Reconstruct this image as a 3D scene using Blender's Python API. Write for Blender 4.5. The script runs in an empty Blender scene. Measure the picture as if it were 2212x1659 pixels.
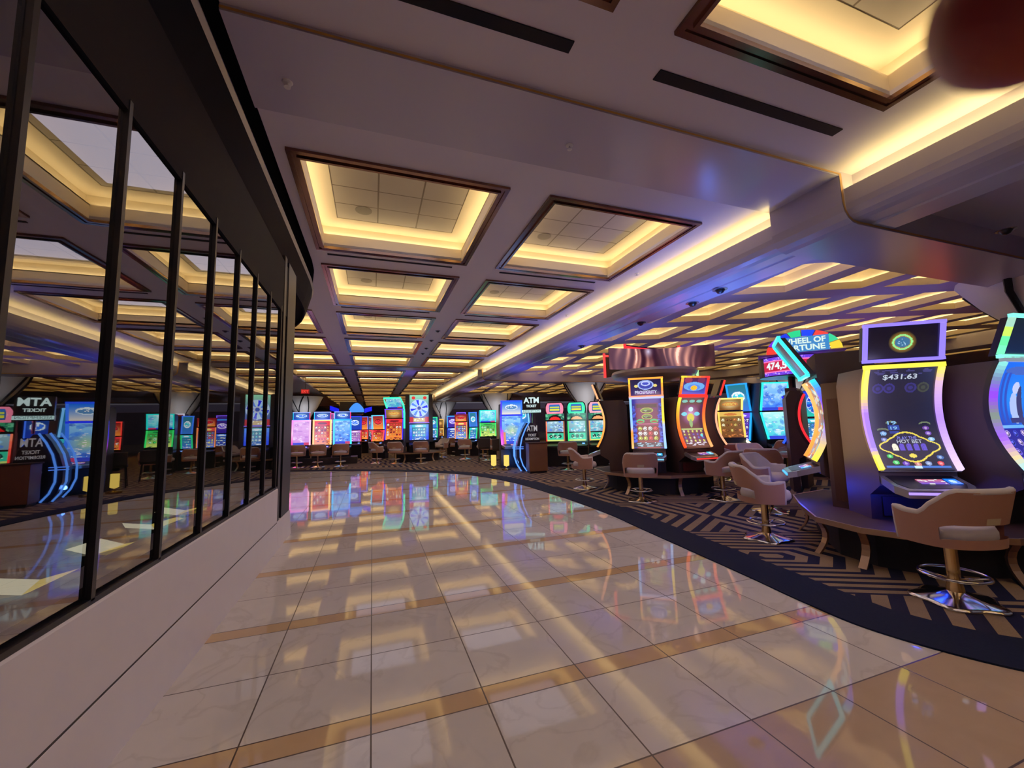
import bpy, math, random
import numpy as np
from mathutils import Vector, Matrix

random.seed(7)
PI = math.pi
SC = bpy.context.scene
COL = SC.collection

# ------------------------------------------------------------------ helpers
def lin(c):
    c = np.asarray(c, float) / 255.0
    return np.where(c <= 0.04045, c / 12.92, ((c + 0.055) / 1.055) ** 2.4)

GAM = 1.36
def glin(c):
    """colour of a light source as it should look after the display gamma below"""
    return lin(255.0 * (np.clip(np.asarray(c, float), 0, 255) / 255.0) ** GAM)

def L4(c, k=1.0):
    v = lin(c) * k
    return (float(v[0]), float(v[1]), float(v[2]), 1.0)

MATS = {}
def mat(name, rgb=(128, 128, 128), rough=0.6, metal=0.0, vary=0.10, scale=14.0, spec=0.5, emit=0.0, bump=0.0, sss=0.0):
    if name in MATS:
        return MATS[name]
    m = bpy.data.materials.new(name); m.use_nodes = True
    nt = m.node_tree; b = nt.nodes['Principled BSDF']
    tc = nt.nodes.new('ShaderNodeTexCoord'); nz = nt.nodes.new('ShaderNodeTexNoise')
    nz.inputs['Scale'].default_value = scale; nz.inputs['Detail'].default_value = 3.0
    nt.links.new(tc.outputs['Object'], nz.inputs['Vector'])
    mx = nt.nodes.new('ShaderNodeMix'); mx.data_type = 'RGBA'
    a = lin(rgb)
    mx.inputs[6].default_value = (*np.clip(a * (1 - vary), 0, 1), 1); mx.inputs[7].default_value = (*np.clip(a * (1 + vary), 0, 1), 1)
    nt.links.new(nz.outputs['Fac'], mx.inputs[0]); nt.links.new(mx.outputs[2], b.inputs['Base Color'])
    b.inputs['Roughness'].default_value = rough; b.inputs['Metallic'].default_value = metal
    b.inputs['Specular IOR Level'].default_value = spec
    if emit > 0:
        b.inputs['Emission Color'].default_value = (*a, 1); b.inputs['Emission Strength'].default_value = emit
    if sss > 0:
        b.inputs['Subsurface Weight'].default_value = sss; b.inputs['Subsurface Scale'].default_value = 0.004
    if bump > 0:
        bp = nt.nodes.new('ShaderNodeBump'); bp.inputs['Strength'].default_value = bump; bp.inputs['Distance'].default_value = 0.01
        n2 = nt.nodes.new('ShaderNodeTexNoise'); n2.inputs['Scale'].default_value = scale * 12
        nt.links.new(tc.outputs['Object'], n2.inputs['Vector']); nt.links.new(n2.outputs['Fac'], bp.inputs['Height'])
        nt.links.new(bp.outputs['Normal'], b.inputs['Normal'])
    MATS[name] = m
    return m

def emat(name, rgb, strength, sample='AUTO'):
    if name in MATS:
        return MATS[name]
    m = bpy.data.materials.new(name); m.use_nodes = True
    nt = m.node_tree; nt.nodes.clear()
    o = nt.nodes.new('ShaderNodeOutputMaterial'); e = nt.nodes.new('ShaderNodeEmission')
    e.inputs['Color'].default_value = (*[float(q) for q in (lin(rgb) if sample == 'AUTO' else glin(rgb))], 1); e.inputs['Strength'].default_value = strength
    nt.links.new(e.outputs[0], o.inputs[0])
    m.cycles.emission_sampling = sample
    MATS[name] = m
    return m

def art_mat():
    """lit display: the pixel colours of a screen come from the mesh's own colour attribute"""
    if 'lit_display' in MATS:
        return MATS['lit_display']
    m = bpy.data.materials.new('lit_display'); m.use_nodes = True
    nt = m.node_tree; b = nt.nodes['Principled BSDF']
    at = nt.nodes.new('ShaderNodeAttribute'); at.attribute_name = 'pix'
    b.inputs['Base Color'].default_value = (0.01, 0.01, 0.012, 1); b.inputs['Roughness'].default_value = 0.25
    nt.links.new(at.outputs['Color'], b.inputs['Emission Color']); b.inputs['Emission Strength'].default_value = 1.0
    m.cycles.emission_sampling = 'NONE'
    MATS['lit_display'] = m
    return m

class MB:
    def __init__(s): s.v = []; s.f = []
    def add(s, vs, fs):
        o = len(s.v); s.v += [tuple(map(float, p)) for p in vs]; s.f += [tuple(i + o for i in f) for f in fs]; return s
    def box(s, x0, x1, y0, y1, z0, z1):
        v = [(x, y, z) for z in (z0, z1) for y in (y0, y1) for x in (x0, x1)]
        return s.add(v, [(0, 2, 3, 1), (4, 5, 7, 6), (0, 1, 5, 4), (2, 6, 7, 3), (0, 4, 6, 2), (1, 3, 7, 5)])
    def prism(s, poly, a0, a1, axis='z'):
        """poly: 2-D outline. axis z: (x,y); axis y: (x,z) run along y; axis x: (y,z) run along x"""
        n = len(poly)
        def P(p, a):
            return (p[0], p[1], a) if axis == 'z' else ((p[0], a, p[1]) if axis == 'y' else (a, p[0], p[1]))
        v = [P(p, a0) for p in poly] + [P(p, a1) for p in poly]
        f = [tuple(range(n))[::-1], tuple(range(n, 2 * n))] + [(i, (i + 1) % n, n + (i + 1) % n, n + i) for i in range(n)]
        return s.add(v, f)
    def lathe(s, prof, n=24, c=(0, 0, 0), mod=None):
        v = []; f = []; k = len(prof)
        for i in range(n):
            a = 2 * PI * i / n
            for r, z in prof:
                rr = r * (mod(a, r) if mod else 1)
                v.append((c[0] + rr * math.cos(a), c[1] + rr * math.sin(a), c[2] + z))
        for i in range(n):
            j = (i + 1) % n
            for q in range(k - 1):
                f.append((i * k + q, j * k + q, j * k + q + 1, i * k + q + 1))
        return s.add(v, f)
    def tube(s, pts, r, n=8, closed=False):
        pts = [Vector(p) for p in pts]; m = len(pts); v = []; f = []
        rr = r if isinstance(r, (list, tuple)) else [r] * m
        up = None
        for i, p in enumerate(pts):
            if closed: t = pts[(i + 1) % m] - pts[i - 1]
            else: t = pts[min(i + 1, m - 1)] - pts[max(i - 1, 0)]
            t.normalize()
            if up is None:
                up = Vector((0, 0, 1)) if abs(t.z) < 0.9 else Vector((1, 0, 0))
            a = t.cross(up).normalized(); b = a.cross(t).normalized(); up = b
            for k in range(n):
                an = 2 * PI * k / n
                v.append(p + a * rr[i] * math.cos(an) + b * rr[i] * math.sin(an))
        for i in range(m if closed else m - 1):
            j = (i + 1) % m
            for k in range(n):
                f.append((i * n + k, i * n + (k + 1) % n, j * n + (k + 1) % n, j * n + k))
        if not closed:
            f.append(tuple(range(n))[::-1]); f.append(tuple(range((m - 1) * n, m * n)))
        return s.add(v, f)
    def grid(s, fn, nu, nv, closed_u=False):
        v = [fn(i / nu, j / nv) for j in range(nv + 1) for i in range(nu + 1)]
        f = [(j * (nu + 1) + i, j * (nu + 1) + i + 1, (j + 1) * (nu + 1) + i + 1, (j + 1) * (nu + 1) + i) for j in range(nv) for i in range(nu)]
        return s.add(v, f)
    def ring(s, ho, hi, z0, z1, cx=0, cy=0):
        """square ring slab between half sizes hi and ho"""
        for a in ((-ho, ho, -ho, -hi), (-ho, ho, hi, ho), (-ho, -hi, -hi, hi), (hi, ho, -hi, hi)):
            s.box(cx + a[0], cx + a[1], cy + a[2], cy + a[3], z0, z1)
        return s
    def build(s, name, m, parent=None, smooth=False, bevel=0.0):
        me = bpy.data.meshes.new(name); me.from_pydata(s.v, [], s.f); me.update()
        if m is not None:
            for mm in (m if isinstance(m, (list, tuple)) else [m]): me.materials.append(mm)
        if smooth:
            me.shade_smooth()
        o = bpy.data.objects.new(name, me); COL.objects.link(o)
        if parent is not None: o.parent = parent
        if smooth and smooth != 'all':
            try: me.set_sharp_from_angle(angle=math.radians(40))
            except Exception: pass
        if bevel:
            md = o.modifiers.new('edge', 'BEVEL'); md.width = bevel; md.segments = 2; md.limit_method = 'ANGLE'
        return o

def empty(name, label, cat, loc=(0, 0, 0), rz=0.0, group=None, kind=None):
    o = bpy.data.objects.new(name, None); COL.objects.link(o)
    o.location = loc; o.rotation_euler = (0, 0, rz); o.empty_display_size = 0.2
    tag(o, label, cat, group, kind); return o

def tag(o, label=None, cat=None, group=None, kind=None):
    if label: o['label'] = label
    if cat: o['category'] = cat
    if group: o['group'] = group
    if kind: o['kind'] = kind
    return o

KIDS = {}
def dup(root, loc, rz, label, group=None):
    r = root.copy(); COL.objects.link(r); r.location = loc; r.rotation_euler = (0, 0, rz); r['label'] = label
    if group: r['group'] = group
    for ch in list(root.children):
        c = ch.copy(); COL.objects.link(c); c.parent = r
        for g in list(ch.children):
            d = g.copy(); COL.objects.link(d); d.parent = c
    return r

def head(H):
    """compass heading (degrees from +y towards +x) of the way local -y faces -> z rotation"""
    return PI - math.radians(H)

# ---------------------------------------------------------------- painted displays
class Paint:
    def __init__(s, w, h, nx, ny=None, bg=(5, 5, 12)):
        ny = ny or max(2, int(round(nx * h / w)))
        s.w, s.h, s.nx, s.ny = w, h, nx, ny
        s.x, s.y = np.meshgrid((np.arange(nx) + .5) / nx * w, (np.arange(ny) + .5) / ny * h)
        s.c = np.zeros((ny, nx, 3)) + np.array(bg, float)
    def _m(s, m, col, a=1.0):
        s.c[m] = s.c[m] * (1 - a) + np.array(col, float) * a; return s
    def rect(s, x0, y0, x1, y1, col, a=1.0): return s._m((s.x >= x0) & (s.x <= x1) & (s.y >= y0) & (s.y <= y1), col, a)
    def box(s, x0, y0, x1, y1, t, col):
        s.rect(x0, y0, x1, y0 + t, col); s.rect(x0, y1 - t, x1, y1, col); s.rect(x0, y0, x0 + t, y1, col); return s.rect(x1 - t, y0, x1, y1, col)
    def disc(s, cx, cy, rx, col, ry=None, a=1.0):
        ry = ry or rx; return s._m(((s.x - cx) / rx) ** 2 + ((s.y - cy) / ry) ** 2 <= 1, col, a)
    def ring(s, cx, cy, r0, r1, col, k=1.0):
        d = np.hypot(s.x - cx, (s.y - cy) * k); return s._m((d >= r0) & (d <= r1), col)
    def grad(s, c0, c1, y0=0, y1=None):
        y1 = s.h if y1 is None else y1
        m = (s.y >= y0) & (s.y <= y1); t = np.clip((s.y - y0) / (y1 - y0), 0, 1)[..., None]
        g = np.array(c0, float) * (1 - t) + np.array(c1, float) * t
        s.c[m] = g[m]; return s
    def glow(s, cx, cy, r, col, p=2.0, k=1.0):
        d = np.hypot(s.x - cx, (s.y - cy) * k) / r; a = (np.clip(1 - d, 0, 1) ** p)[..., None]
        s.c = s.c * (1 - a) + np.array(col, float) * a; return s
    def blotch(s, seed, cols, n=60, r=0.03, x0=0, y0=0, x1=None, y1=None, a=.8):
        R = random.Random(seed); x1 = x1 or s.w; y1 = y1 or s.h
        for _ in range(n):
            s.disc(R.uniform(x0, x1), R.uniform(y0, y1), r * R.uniform(.5, 1.5), R.choice(cols), r * R.uniform(.3, 1.0), a)
        return s
    def lines(s, seed, col, n, x0, x1, y0, y1, t=.006):
        R = random.Random(seed)
        for _ in range(n):
            a = R.uniform(x0, x1); b = R.uniform(y0, y1); s.rect(a, b, a + R.uniform(.03, .2) * (x1 - x0), b + t, col)
        return s
    def reels(s, x0, y0, x1, y1, nx, ny, cols, seed=1, bg=None, gap=.12):
        R = random.Random(seed)
        if bg: s.rect(x0, y0, x1, y1, bg)
        dx = (x1 - x0) / nx; dy = (y1 - y0) / ny
        for i in range(nx):
            for j in range(ny):
                c = R.choice(cols); cx = x0 + (i + .5) * dx; cy = y0 + (j + .5) * dy; r = min(dx, dy) * (.5 - gap)
                s.disc(cx, cy, r, c); s.disc(cx, cy, r * .72, tuple(.45 * q for q in c)); s.disc(cx - r * .1, cy + r * .12, r * .42, tuple(min(255, q * 1.15 + 30) for q in c))
        return s
    def wheel(s, cx, cy, r, cols, n=16, k=1.0, hub=(220, 230, 255)):
        d = np.hypot(s.x - cx, (s.y - cy) * k); a = np.arctan2((s.y - cy) * k, s.x - cx)
        idx = np.floor((a + PI) / (2 * PI) * n).astype(int) % len(cols)
        cc = np.array(cols, float)[idx]; m = d < r; s.c[m] = cc[m]
        fr = ((a + PI) / (2 * PI) * n) % 1; s._m((d < r) & (fr < .08), (235, 240, 250))
        s.ring(cx, cy, r * .94, r, (190, 210, 255), k); return s.disc(cx, cy, r * .2, hub, r * .2 / k)

def surf_mesh(name, S, P, parent, gain=1.0):
    nx, ny = P.nx, P.ny
    me = bpy.data.meshes.new(name)
    v = [S(i / nx, j / ny) for j in range(ny + 1) for i in range(nx + 1)]
    f = [(j * (nx + 1) + i, j * (nx + 1) + i + 1, (j + 1) * (nx + 1) + i + 1, (j + 1) * (nx + 1) + i) for j in range(ny) for i in range(nx)]
    me.from_pydata(v, [], f); me.update()
    at = me.color_attributes.new('pix', 'FLOAT_COLOR', 'CORNER')
    c = glin(P.c).reshape(-1, 3) * gain
    c = np.concatenate([c, np.ones((len(c), 1))], 1)
    at.data.foreach_set('color', np.repeat(c * [1.2, 1.2, 1.2, 1], 4, axis=0).astype(np.float32).ravel())
    me.materials.append(art_mat())
    o = bpy.data.objects.new(name, me); COL.objects.link(o); o.parent = parent
    return o

def glow_strip(name, pts, wx, wd, colf, parent, gain=1.0, nrm=None):
    """LED strip: square bar swept along pts (local coords), coloured along its length"""
    pts = [Vector(p) for p in pts]; m = len(pts); v = []; f = []; cols = []
    side = Vector((1, 0, 0)) if nrm is None else Vector(nrm)
    for i, p in enumerate(pts):
        t = (pts[min(i + 1, m - 1)] - pts[max(i - 1, 0)]).normalized()
        b = side.cross(t).normalized()
        for sx, sb in ((-1, -1), (1, -1), (1, 1), (-1, 1)):
            v.append(p + side * wx * sx * .5 + b * wd * sb * .5)
    for i in range(m - 1):
        for k in range(4):
            f.append((i * 4 + k, i * 4 + (k + 1) % 4, (i + 1) * 4 + (k + 1) % 4, (i + 1) * 4 + k)); cols.append(colf((i + .5) / (m - 1)))
    f.append((3, 2, 1, 0)); cols.append(colf(0)); f.append(tuple(range((m - 1) * 4, m * 4))); cols.append(colf(1))
    me = bpy.data.meshes.new(name); me.from_pydata(v, [], f); me.update()
    at = me.color_attributes.new('pix', 'FLOAT_COLOR', 'CORNER')
    c = glin(np.array(cols, float)) * gain * 1.3; c = np.concatenate([c, np.ones((len(c), 1))], 1)
    at.data.foreach_set('color', np.repeat(c * [1.2, 1.2, 1.2, 1], 4, axis=0).astype(np.float32).ravel())
    me.materials.append(art_mat())
    o = bpy.data.objects.new(name, me); COL.objects.link(o); o.parent = parent
    return o

def lerp_cols(stops):
    """stops: [(t, rgb)...] -> f(t)"""
    def f(t):
        for (a, ca), (b, cb) in zip(stops[:-1], stops[1:]):
            if t <= b:
                k = (t - a) / max(1e-6, b - a); return tuple(x * (1 - k) + y * k for x, y in zip(ca, cb))
        return stops[-1][1]
    return f
def solid(c): return lambda t: c
def hot(c, w=.35): return tuple(q * (1 - w) + 255 * w for q in c)

TXT = {}
def text_geo(s, bold=0.0):
    k = (s, bold)
    if k in TXT: return TXT[k]
    cu = bpy.data.curves.new('txt', 'FONT'); cu.body = s; cu.align_x = 'CENTER'; cu.align_y = 'CENTER'; cu.size = 1; cu.resolution_u = 3; cu.offset = bold
    ob = bpy.data.objects.new('txt', cu); COL.objects.link(ob)
    dg = bpy.context.evaluated_depsgraph_get()
    me = bpy.data.meshes.new_from_object(ob.evaluated_get(dg))
    v = np.array([x.co[:2] for x in me.vertices]); f = [tuple(p.vertices) for p in me.polygons]
    bpy.data.objects.remove(ob); bpy.data.curves.remove(cu); bpy.data.meshes.remove(me)
    lo, hi = v.min(0), v.max(0); v = (v - (lo + hi) / 2) / (hi - lo)
    TXT[k] = (v, f); return TXT[k]

def lettering(s, S, u0, u1, v0, v1, m, parent, bold=0.012, name='lettering'):
    """text laid on the surface S(u,v) inside the given uv window"""
    v, f = text_geo(s, bold)
    b = MB().add([S(u0 + (p[0] + .5) * (u1 - u0), v0 + (p[1] + .5) * (v1 - v0)) for p in v], f)
    return b.build(name, m, parent)

# ---------------------------------------------------------------- node-graph maths for the big surfaces
class G:
    def __init__(s, name):
        s.m = bpy.data.materials.new(name); s.m.use_nodes = True; s.nt = s.m.node_tree; s.b = s.nt.nodes['Principled BSDF']; MATS[name] = s.m
        g = s.nt.nodes.new('ShaderNodeNewGeometry'); sp = s.nt.nodes.new('ShaderNodeSeparateXYZ')
        s.nt.links.new(g.outputs['Position'], sp.inputs[0]); s.pos = g.outputs['Position']; s.X, s.Y, s.Z = sp.outputs
    def op(s, o, a, b=None, c=None):
        n = s.nt.nodes.new('ShaderNodeMath'); n.operation = o
        for i, q in enumerate((a, b, c)):
            if q is None: continue
            if isinstance(q, (int, float)): n.inputs[i].default_value = q
            else: s.nt.links.new(q, n.inputs[i])
        return n.outputs[0]
    def add(s, a, b): return s.op('ADD', a, b)
    def sub(s, a, b): return s.op('SUBTRACT', a, b)
    def mul(s, a, b): return s.op('MULTIPLY', a, b)
    def lt(s, a, b): return s.op('LESS_THAN', a, b)
    def gt(s, a, b): return s.op('GREATER_THAN', a, b)
    def mod(s, a, b): return s.op('FLOORED_MODULO', a, b)
    def noise(s, scale, detail=4, vec=None, dist=0.0):
        n = s.nt.nodes.new('ShaderNodeTexNoise'); n.inputs['Scale'].default_value = scale; n.inputs['Detail'].default_value = detail; n.inputs['Distortion'].default_value = dist
        s.nt.links.new(vec or s.pos, n.inputs['Vector']); return n.outputs['Fac']
    def vec(s, x, y, z=0.0):
        n = s.nt.nodes.new('ShaderNodeCombineXYZ')
        for i, q in enumerate((x, y, z)):
            if isinstance(q, (int, float)): n.inputs[i].default_value = q
            else: s.nt.links.new(q, n.inputs[i])
        return n.outputs[0]
    def white(s, v):
        n = s.nt.nodes.new('ShaderNodeTexWhiteNoise'); n.noise_dimensions = '2D'; s.nt.links.new(v, n.inputs['Vector']); return n.outputs['Value']
    def mix(s, f, a, b):
        n = s.nt.nodes.new('ShaderNodeMix'); n.data_type = 'RGBA'
        if isinstance(f, (int, float)): n.inputs[0].default_value = f
        else: s.nt.links.new(f, n.inputs[0])
        for i, q in ((6, a), (7, b)):
            if isinstance(q, tuple): n.inputs[i].default_value = q
            else: s.nt.links.new(q, n.inputs[i])
        return n.outputs[2]
    def ramp(s, f, a, b):
        n = s.nt.nodes.new('ShaderNodeMapRange'); n.inputs[1].default_value = a; n.inputs[2].default_value = b
        s.nt.links.new(f, n.inputs[0]); return n.outputs[0]
    def link(s, o, i):
        if isinstance(o, (int, float)): s.b.inputs[i].default_value = o
        else: s.nt.links.new(o, s.b.inputs[i])

def floor_material():
    g = G('polished_marble_tiles')
    T, X0, Y0, P, BW, MID = .609, .009, 2.293, 1.3555, .150, .753
    fx = g.mod(g.sub(g.X, X0), T); ix = g.op('FLOOR', g.op('DIVIDE', g.sub(g.X, X0), T))
    yy = g.mod(g.sub(g.Y, Y0), P); iy = g.op('FLOOR', g.op('DIVIDE', g.sub(g.Y, Y0), P))
    band = g.lt(yy, BW); second = g.gt(yy, MID)
    row = g.add(g.mul(iy, 3.0), second)
    rnd = g.white(g.vec(ix, row))
    gw = .0042
    gx = g.lt(g.op('MINIMUM', fx, g.sub(T, fx)), gw)
    gy = g.lt(g.op('MINIMUM', g.op('MINIMUM', yy, g.sub(P, yy)), g.op('MINIMUM', g.op('ABSOLUTE', g.sub(yy, BW)), g.op('ABSOLUTE', g.sub(yy, MID)))), gw)
    grout = g.op('MAXIMUM', gx, gy)
    off = g.vec(g.add(g.X, g.mul(rnd, 37.0)), g.add(g.Y, g.mul(rnd, 11.0)), 0.0)
    n1 = g.noise(1.6, 6, off, 1.2); n2 = g.noise(5.0, 4, off, .6)
    vein = g.mul(g.ramp(g.op('ABSOLUTE', g.sub(n1, .5)), .030, 0.0), .22)
    white = g.mix(rnd, L4((220, 212, 206)), L4((236, 230, 224)))
    white = g.mix(g.mul(n2, .35), white, L4((184, 172, 162)))
    white = g.mix(vein, white, L4((150, 136, 124)))
    tan = g.mix(n2, L4((196, 156, 112)), L4((214, 176, 134)))
    tanrow = g.lt(g.Y, 1.69)
    c = g.mix(band, white, tan)
    tr = g.mix(n2, L4((176, 146, 122)), L4((196, 166, 140)))
    c = g.mix(tanrow, c, tr)
    c = g.mix(grout, c, L4((60, 42, 30)))
    g.link(c, 'Base Color'); g.link(g.add(g.mul(grout, .3), g.add(.035, g.mul(n2, .02))), 'Roughness')
    g.b.inputs['Specular IOR Level'].default_value = 0.32
    return g.m

def carpet_material():
    g = G('patterned_carpet')
    # rotated brick cells of nested elongated hexagon outlines
    a = math.radians(-28); c, s = math.cos(a), math.sin(a)
    u = g.add(g.mul(g.X, c), g.mul(g.Y, s)); v = g.sub(g.mul(g.Y, c), g.mul(g.X, s))
    CW, CH = 4.2, 2.0
    iv = g.op('FLOOR', g.op('DIVIDE', v, CH)); sh = g.mul(g.mod(iv, 2.0), CW * .5)
    cu = g.op('ABSOLUTE', g.sub(g.mod(g.add(u, sh), CW), CW / 2)); cv = g.op('ABSOLUTE', g.sub(g.mod(v, CH), CH / 2))
    d = g.op('MAXIMUM', cv, g.add(g.mul(cu, .52), g.mul(cv, .30)))
    st = g.mod(d, .128)
    stripe = g.lt(st, .066)
    fz = g.noise(160, 2); fz2 = g.noise(6, 3)
    tan = g.mix(fz, L4((118, 96, 76)), L4((160, 134, 106))); navy = g.mix(fz, L4((12, 16, 34)), L4((28, 36, 62)))
    col = g.mix(stripe, navy, tan); col = g.mix(g.mul(fz2, .3), col, L4((40, 36, 44)))
    g.link(col, 'Base Color'); g.link(0.95, 'Roughness'); g.b.inputs['Specular IOR Level'].default_value = .1
    return g.m

def panel_material():
    g = G('translucent_coffer_panel')
    tc = g.nt.nodes.new('ShaderNodeTexCoord'); sp = g.nt.nodes.new('ShaderNodeSeparateXYZ'); g.nt.links.new(tc.outputs['Object'], sp.inputs[0])
    x, y = sp.outputs[0], sp.outputs[1]
    lx = g.mod(g.add(x, 3 * .653 + .3265), .653); ly = g.mod(g.add(y, 4 * .49), .49)
    ln = g.op('MAXIMUM', g.lt(g.op('ABSOLUTE', g.sub(lx, .3265 * 2)), .012), g.op('MAXIMUM', g.lt(lx, .012), g.lt(g.op('MINIMUM', ly, g.sub(.49, ly)), .010)))
    nz = g.noise(2.0, 2)
    c = g.mix(nz, L4((150, 138, 130)), L4((168, 156, 146))); c = g.mix(ln, c, L4((84, 68, 58)))
    g.link(c, 'Base Color'); g.link(.6, 'Roughness')
    return g.m

# ------------------------------------------------------------------ materials
PLASTER = mat('ceiling_plaster', (212, 202, 214), .55, vary=.03, scale=2)
SOFFIT = mat('soffit_satin_paint', (180, 174, 194), .24, vary=.03, scale=2)
BRONZE = mat('bronze_mirror_trim', (128, 96, 78), .22, 1.0, vary=.15, scale=6)
GOLDTRIM = mat('gold_leaf_trim', (196, 150, 84), .38, .8, vary=.12, scale=9)
WARMPL = mat('coffer_plaster', (226, 208, 176), .7, vary=.03, scale=3)
BLACKMET = mat('black_metal', (11, 11, 17), .5, .0, vary=.1, spec=.25)
DARKFAS = mat('dark_fascia', (6, 6, 12), .9, 0, vary=.08, scale=3, spec=.15)
STONE = mat('pale_stone_plinth', (226, 220, 228), .38, vary=.05, scale=5)
GREYLINE = mat('dark_joint', (40, 34, 34), .8)
DARKWALL = mat('dark_brown_wall', (112, 94, 104), .8, vary=.15, scale=1.5)
WOOD = mat('dark_brown_laminate', (44, 26, 21), .5, vary=.18, scale=5)
WOOD2 = mat('brown_laminate', (52, 34, 28), .7, spec=.2, vary=.15, scale=6)
BLACKPL = mat('black_plastic', (14, 13, 16), .35, vary=.1)
CHROME = mat('chrome', (214, 208, 200), .12, 1.0, vary=.04)
SILVER = mat('silver_trim', (170, 168, 172), .25, .9, vary=.06)
GOLDMET = mat('pale_gold_metal', (206, 170, 112), .2, 1.0, vary=.06)
EDGEMET = mat('brushed_edge_metal', (176, 140, 112), .35, .8, vary=.1)
NAVY = mat('navy_panel', (12, 13, 24), .4, vary=.1)
TANVINYL = mat('tan_vinyl', (168, 118, 100), .62, vary=.07, scale=9, bump=.08)
PALEVINYL = mat('pale_grey_vinyl', (204, 192, 190), .6, vary=.05, scale=9, bump=.05)
BLACKVINYL = mat('black_vinyl', (26, 24, 30), .5, vary=.1)
SLOTBLACK = mat('air_slot_black', (4, 4, 5), .9)
WHITEP = mat('white_column_paint', (216, 212, 208), .5, vary=.03)
LED_WARM = emat('warm_cove_led', (255, 222, 152), 15.0)
LED_COVE = emat('warm_long_cove_led', (255, 214, 116), 27.0)
TEXTW = emat('lit_white_letters', (222, 246, 246), 1.0, 'NONE')
TEXTG = mat('grey_print_with_glow', (222, 222, 228), .5, emit=.25)  # printed lettering with emission added so it reads brighter

# ------------------------------------------------------------------ floor and carpet
def S(o, *a): o['kind'] = 'structure'; return o
fl = S(MB().box(-12, 60, -8, 80, -.1, 0).build('floor', floor_material()))

def catmull(P, n=8):
    out = []
    for i in range(len(P) - 1):
        p0, p1, p2, p3 = (Vector(P[max(0, min(len(P) - 1, i + k))]) for k in (-1, 0, 1, 2))
        for j in range(n):
            t = j / n
            out.append(.5 * ((2 * p1) + (p2 - p0) * t + (2 * p0 - 5 * p1 + 4 * p2 - p3) * t * t + (3 * p1 - p0 - 3 * p2 + p3) * t ** 3))
    out.append(Vector(P[-1])); return out
EDGE = catmull([(9.5, -6), (7.0, -2.5), (5.2, -.3), (4.15, .85), (3.62, 1.43), (3.38, 2.0), (3.38, 2.5), (3.46, 3.17), (3.62, 4.8), (3.75, 6.2), (3.73, 8.0), (3.5, 10.5), (2.74, 12.75), (1.45, 14.35), (-.7, 16.0), (-2.95, 17.1), (-6, 18.1), (-11.9, 19.0)], 10)
def offset(P, d):
    o = []
    for i, p in enumerate(P):
        t = (P[min(i + 1, len(P) - 1)] - P[max(i - 1, 0)]).normalized(); n = Vector((t.y, -t.x)); o.append(p + n * d)
    return o
IN = offset(EDGE, .5)
CARPET = carpet_material(); BORDER = mat('navy_carpet_border', (20, 28, 48), .95, vary=.35, scale=60, spec=.1, bump=.2)
b = MB(); n = len(IN); far = [(59.9, -7.9), (59.9, 79.9), (-11.9, 79.9)]
# field as a fan of strips reaching to a far outline
out = []
for i, p in enumerate(IN):
    t = i / (n - 1)
    L = t * 3
    A = [(59.9, -7.9), (59.9, 79.9), (59.9, 79.9), (-11.9, 79.9)]
    k = min(2, int(L)); q = Vector(A[k]) * (1 - (L - k)) + Vector(A[k + 1]) * (L - k); out.append(q)
b.add([(p.x, p.y, .008) for p in IN] + [(p.x, p.y, .008) for p in out], [(i, n + i, n + i + 1, i + 1) for i in range(n - 1)])
car = S(b.build('carpet', CARPET)); car['label'] = 'tan and navy carpet with nested angular stripes'
b = MB()
b.add([(p.x, p.y, .012) for p in EDGE] + [(p.x, p.y, .012) for p in IN] + [(p.x, p.y, 0) for p in EDGE],
      [(i, n + i, n + i + 1, i + 1) for i in range(n - 1)] + [(2 * n + i, i, i + 1, 2 * n + i + 1) for i in range(n - 1)])
b.build('carpet_border', BORDER, car)

# ------------------------------------------------------------------ main ceiling (z 4.68) with coffer holes
CZ = 4.68
XC = [(-4.08, -1.67), (-.83, 1.58), (2.42, 4.82)]
ROWS = [-3.07, .26 - .47] + [4.87 + 3.33 * i for i in range(5)] + [22.8 + 3.33 * i for i in range(5)] + [40.73 + 3.33 * i for i in range(5)]
ROWS[0] = -3.55
CS = 2.405
xs = [-12, *[q for p in XC for q in p], 5.91]
ys = [-8, *[q for r in ROWS for q in (r, r + CS)], 80]
b = MB()
for i in range(len(xs) - 1):
    for j in range(len(ys) - 1):
        if i % 2 == 1 and j % 2 == 1: continue
        b.box(xs[i], xs[i + 1], ys[j], ys[j + 1], CZ, CZ + .05)
ceil = S(b.build('ceiling', PLASTER))

def make_coffer():
    h = CS / 2
    r = empty('ceiling_coffer', 'x', 'coffer', (0, 0, CZ))
    m = MB().ring(h + .13, h + .075, -.035, 0).ring(h + .075, h + .03, -.02, 0).ring(h + .03, h - .005, -.045, .0)
    m.build('frame', BRONZE, r)
    m = MB().ring(h + .02, h, 0, .22); m.ring(h + .12, h, .2, .222); m.build('fascia', WARMPL, r)
    m = MB().ring(h + .14, h + .12, .2, .44); m.ring(h + .14, h - .22, .42, .44); m.build('cove_wall', WARMPL, r)
    m = MB().box(-h + .22, h - .22, -h + .22, h - .22, .425, .44); m.build('panel', panel_material(), r)
    m = MB().lathe([(.0, .418), (.13, .418), (.13, .43)], 20, (-.55, .62, 0)).lathe([(.0, .418), (.13, .418), (.13, .43)], 20, (.6, -.65, 0))
    m.build('speaker_disc', mat('grey_speaker_disc', (120, 112, 104), .7), r)
    m = MB()
    for a in ((-h, h, -h - .09, -h - .06), (-h, h, h + .06, h + .09), (-h - .09, -h - .06, -h, h), (h + .06, h + .09, -h, h)): m.box(*a, .224, .236)
    m.build('light_strip', LED_WARM, r)
    return r
first = make_coffer(); used = False
COLN = ['left-hand', 'middle', 'right-hand']
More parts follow.
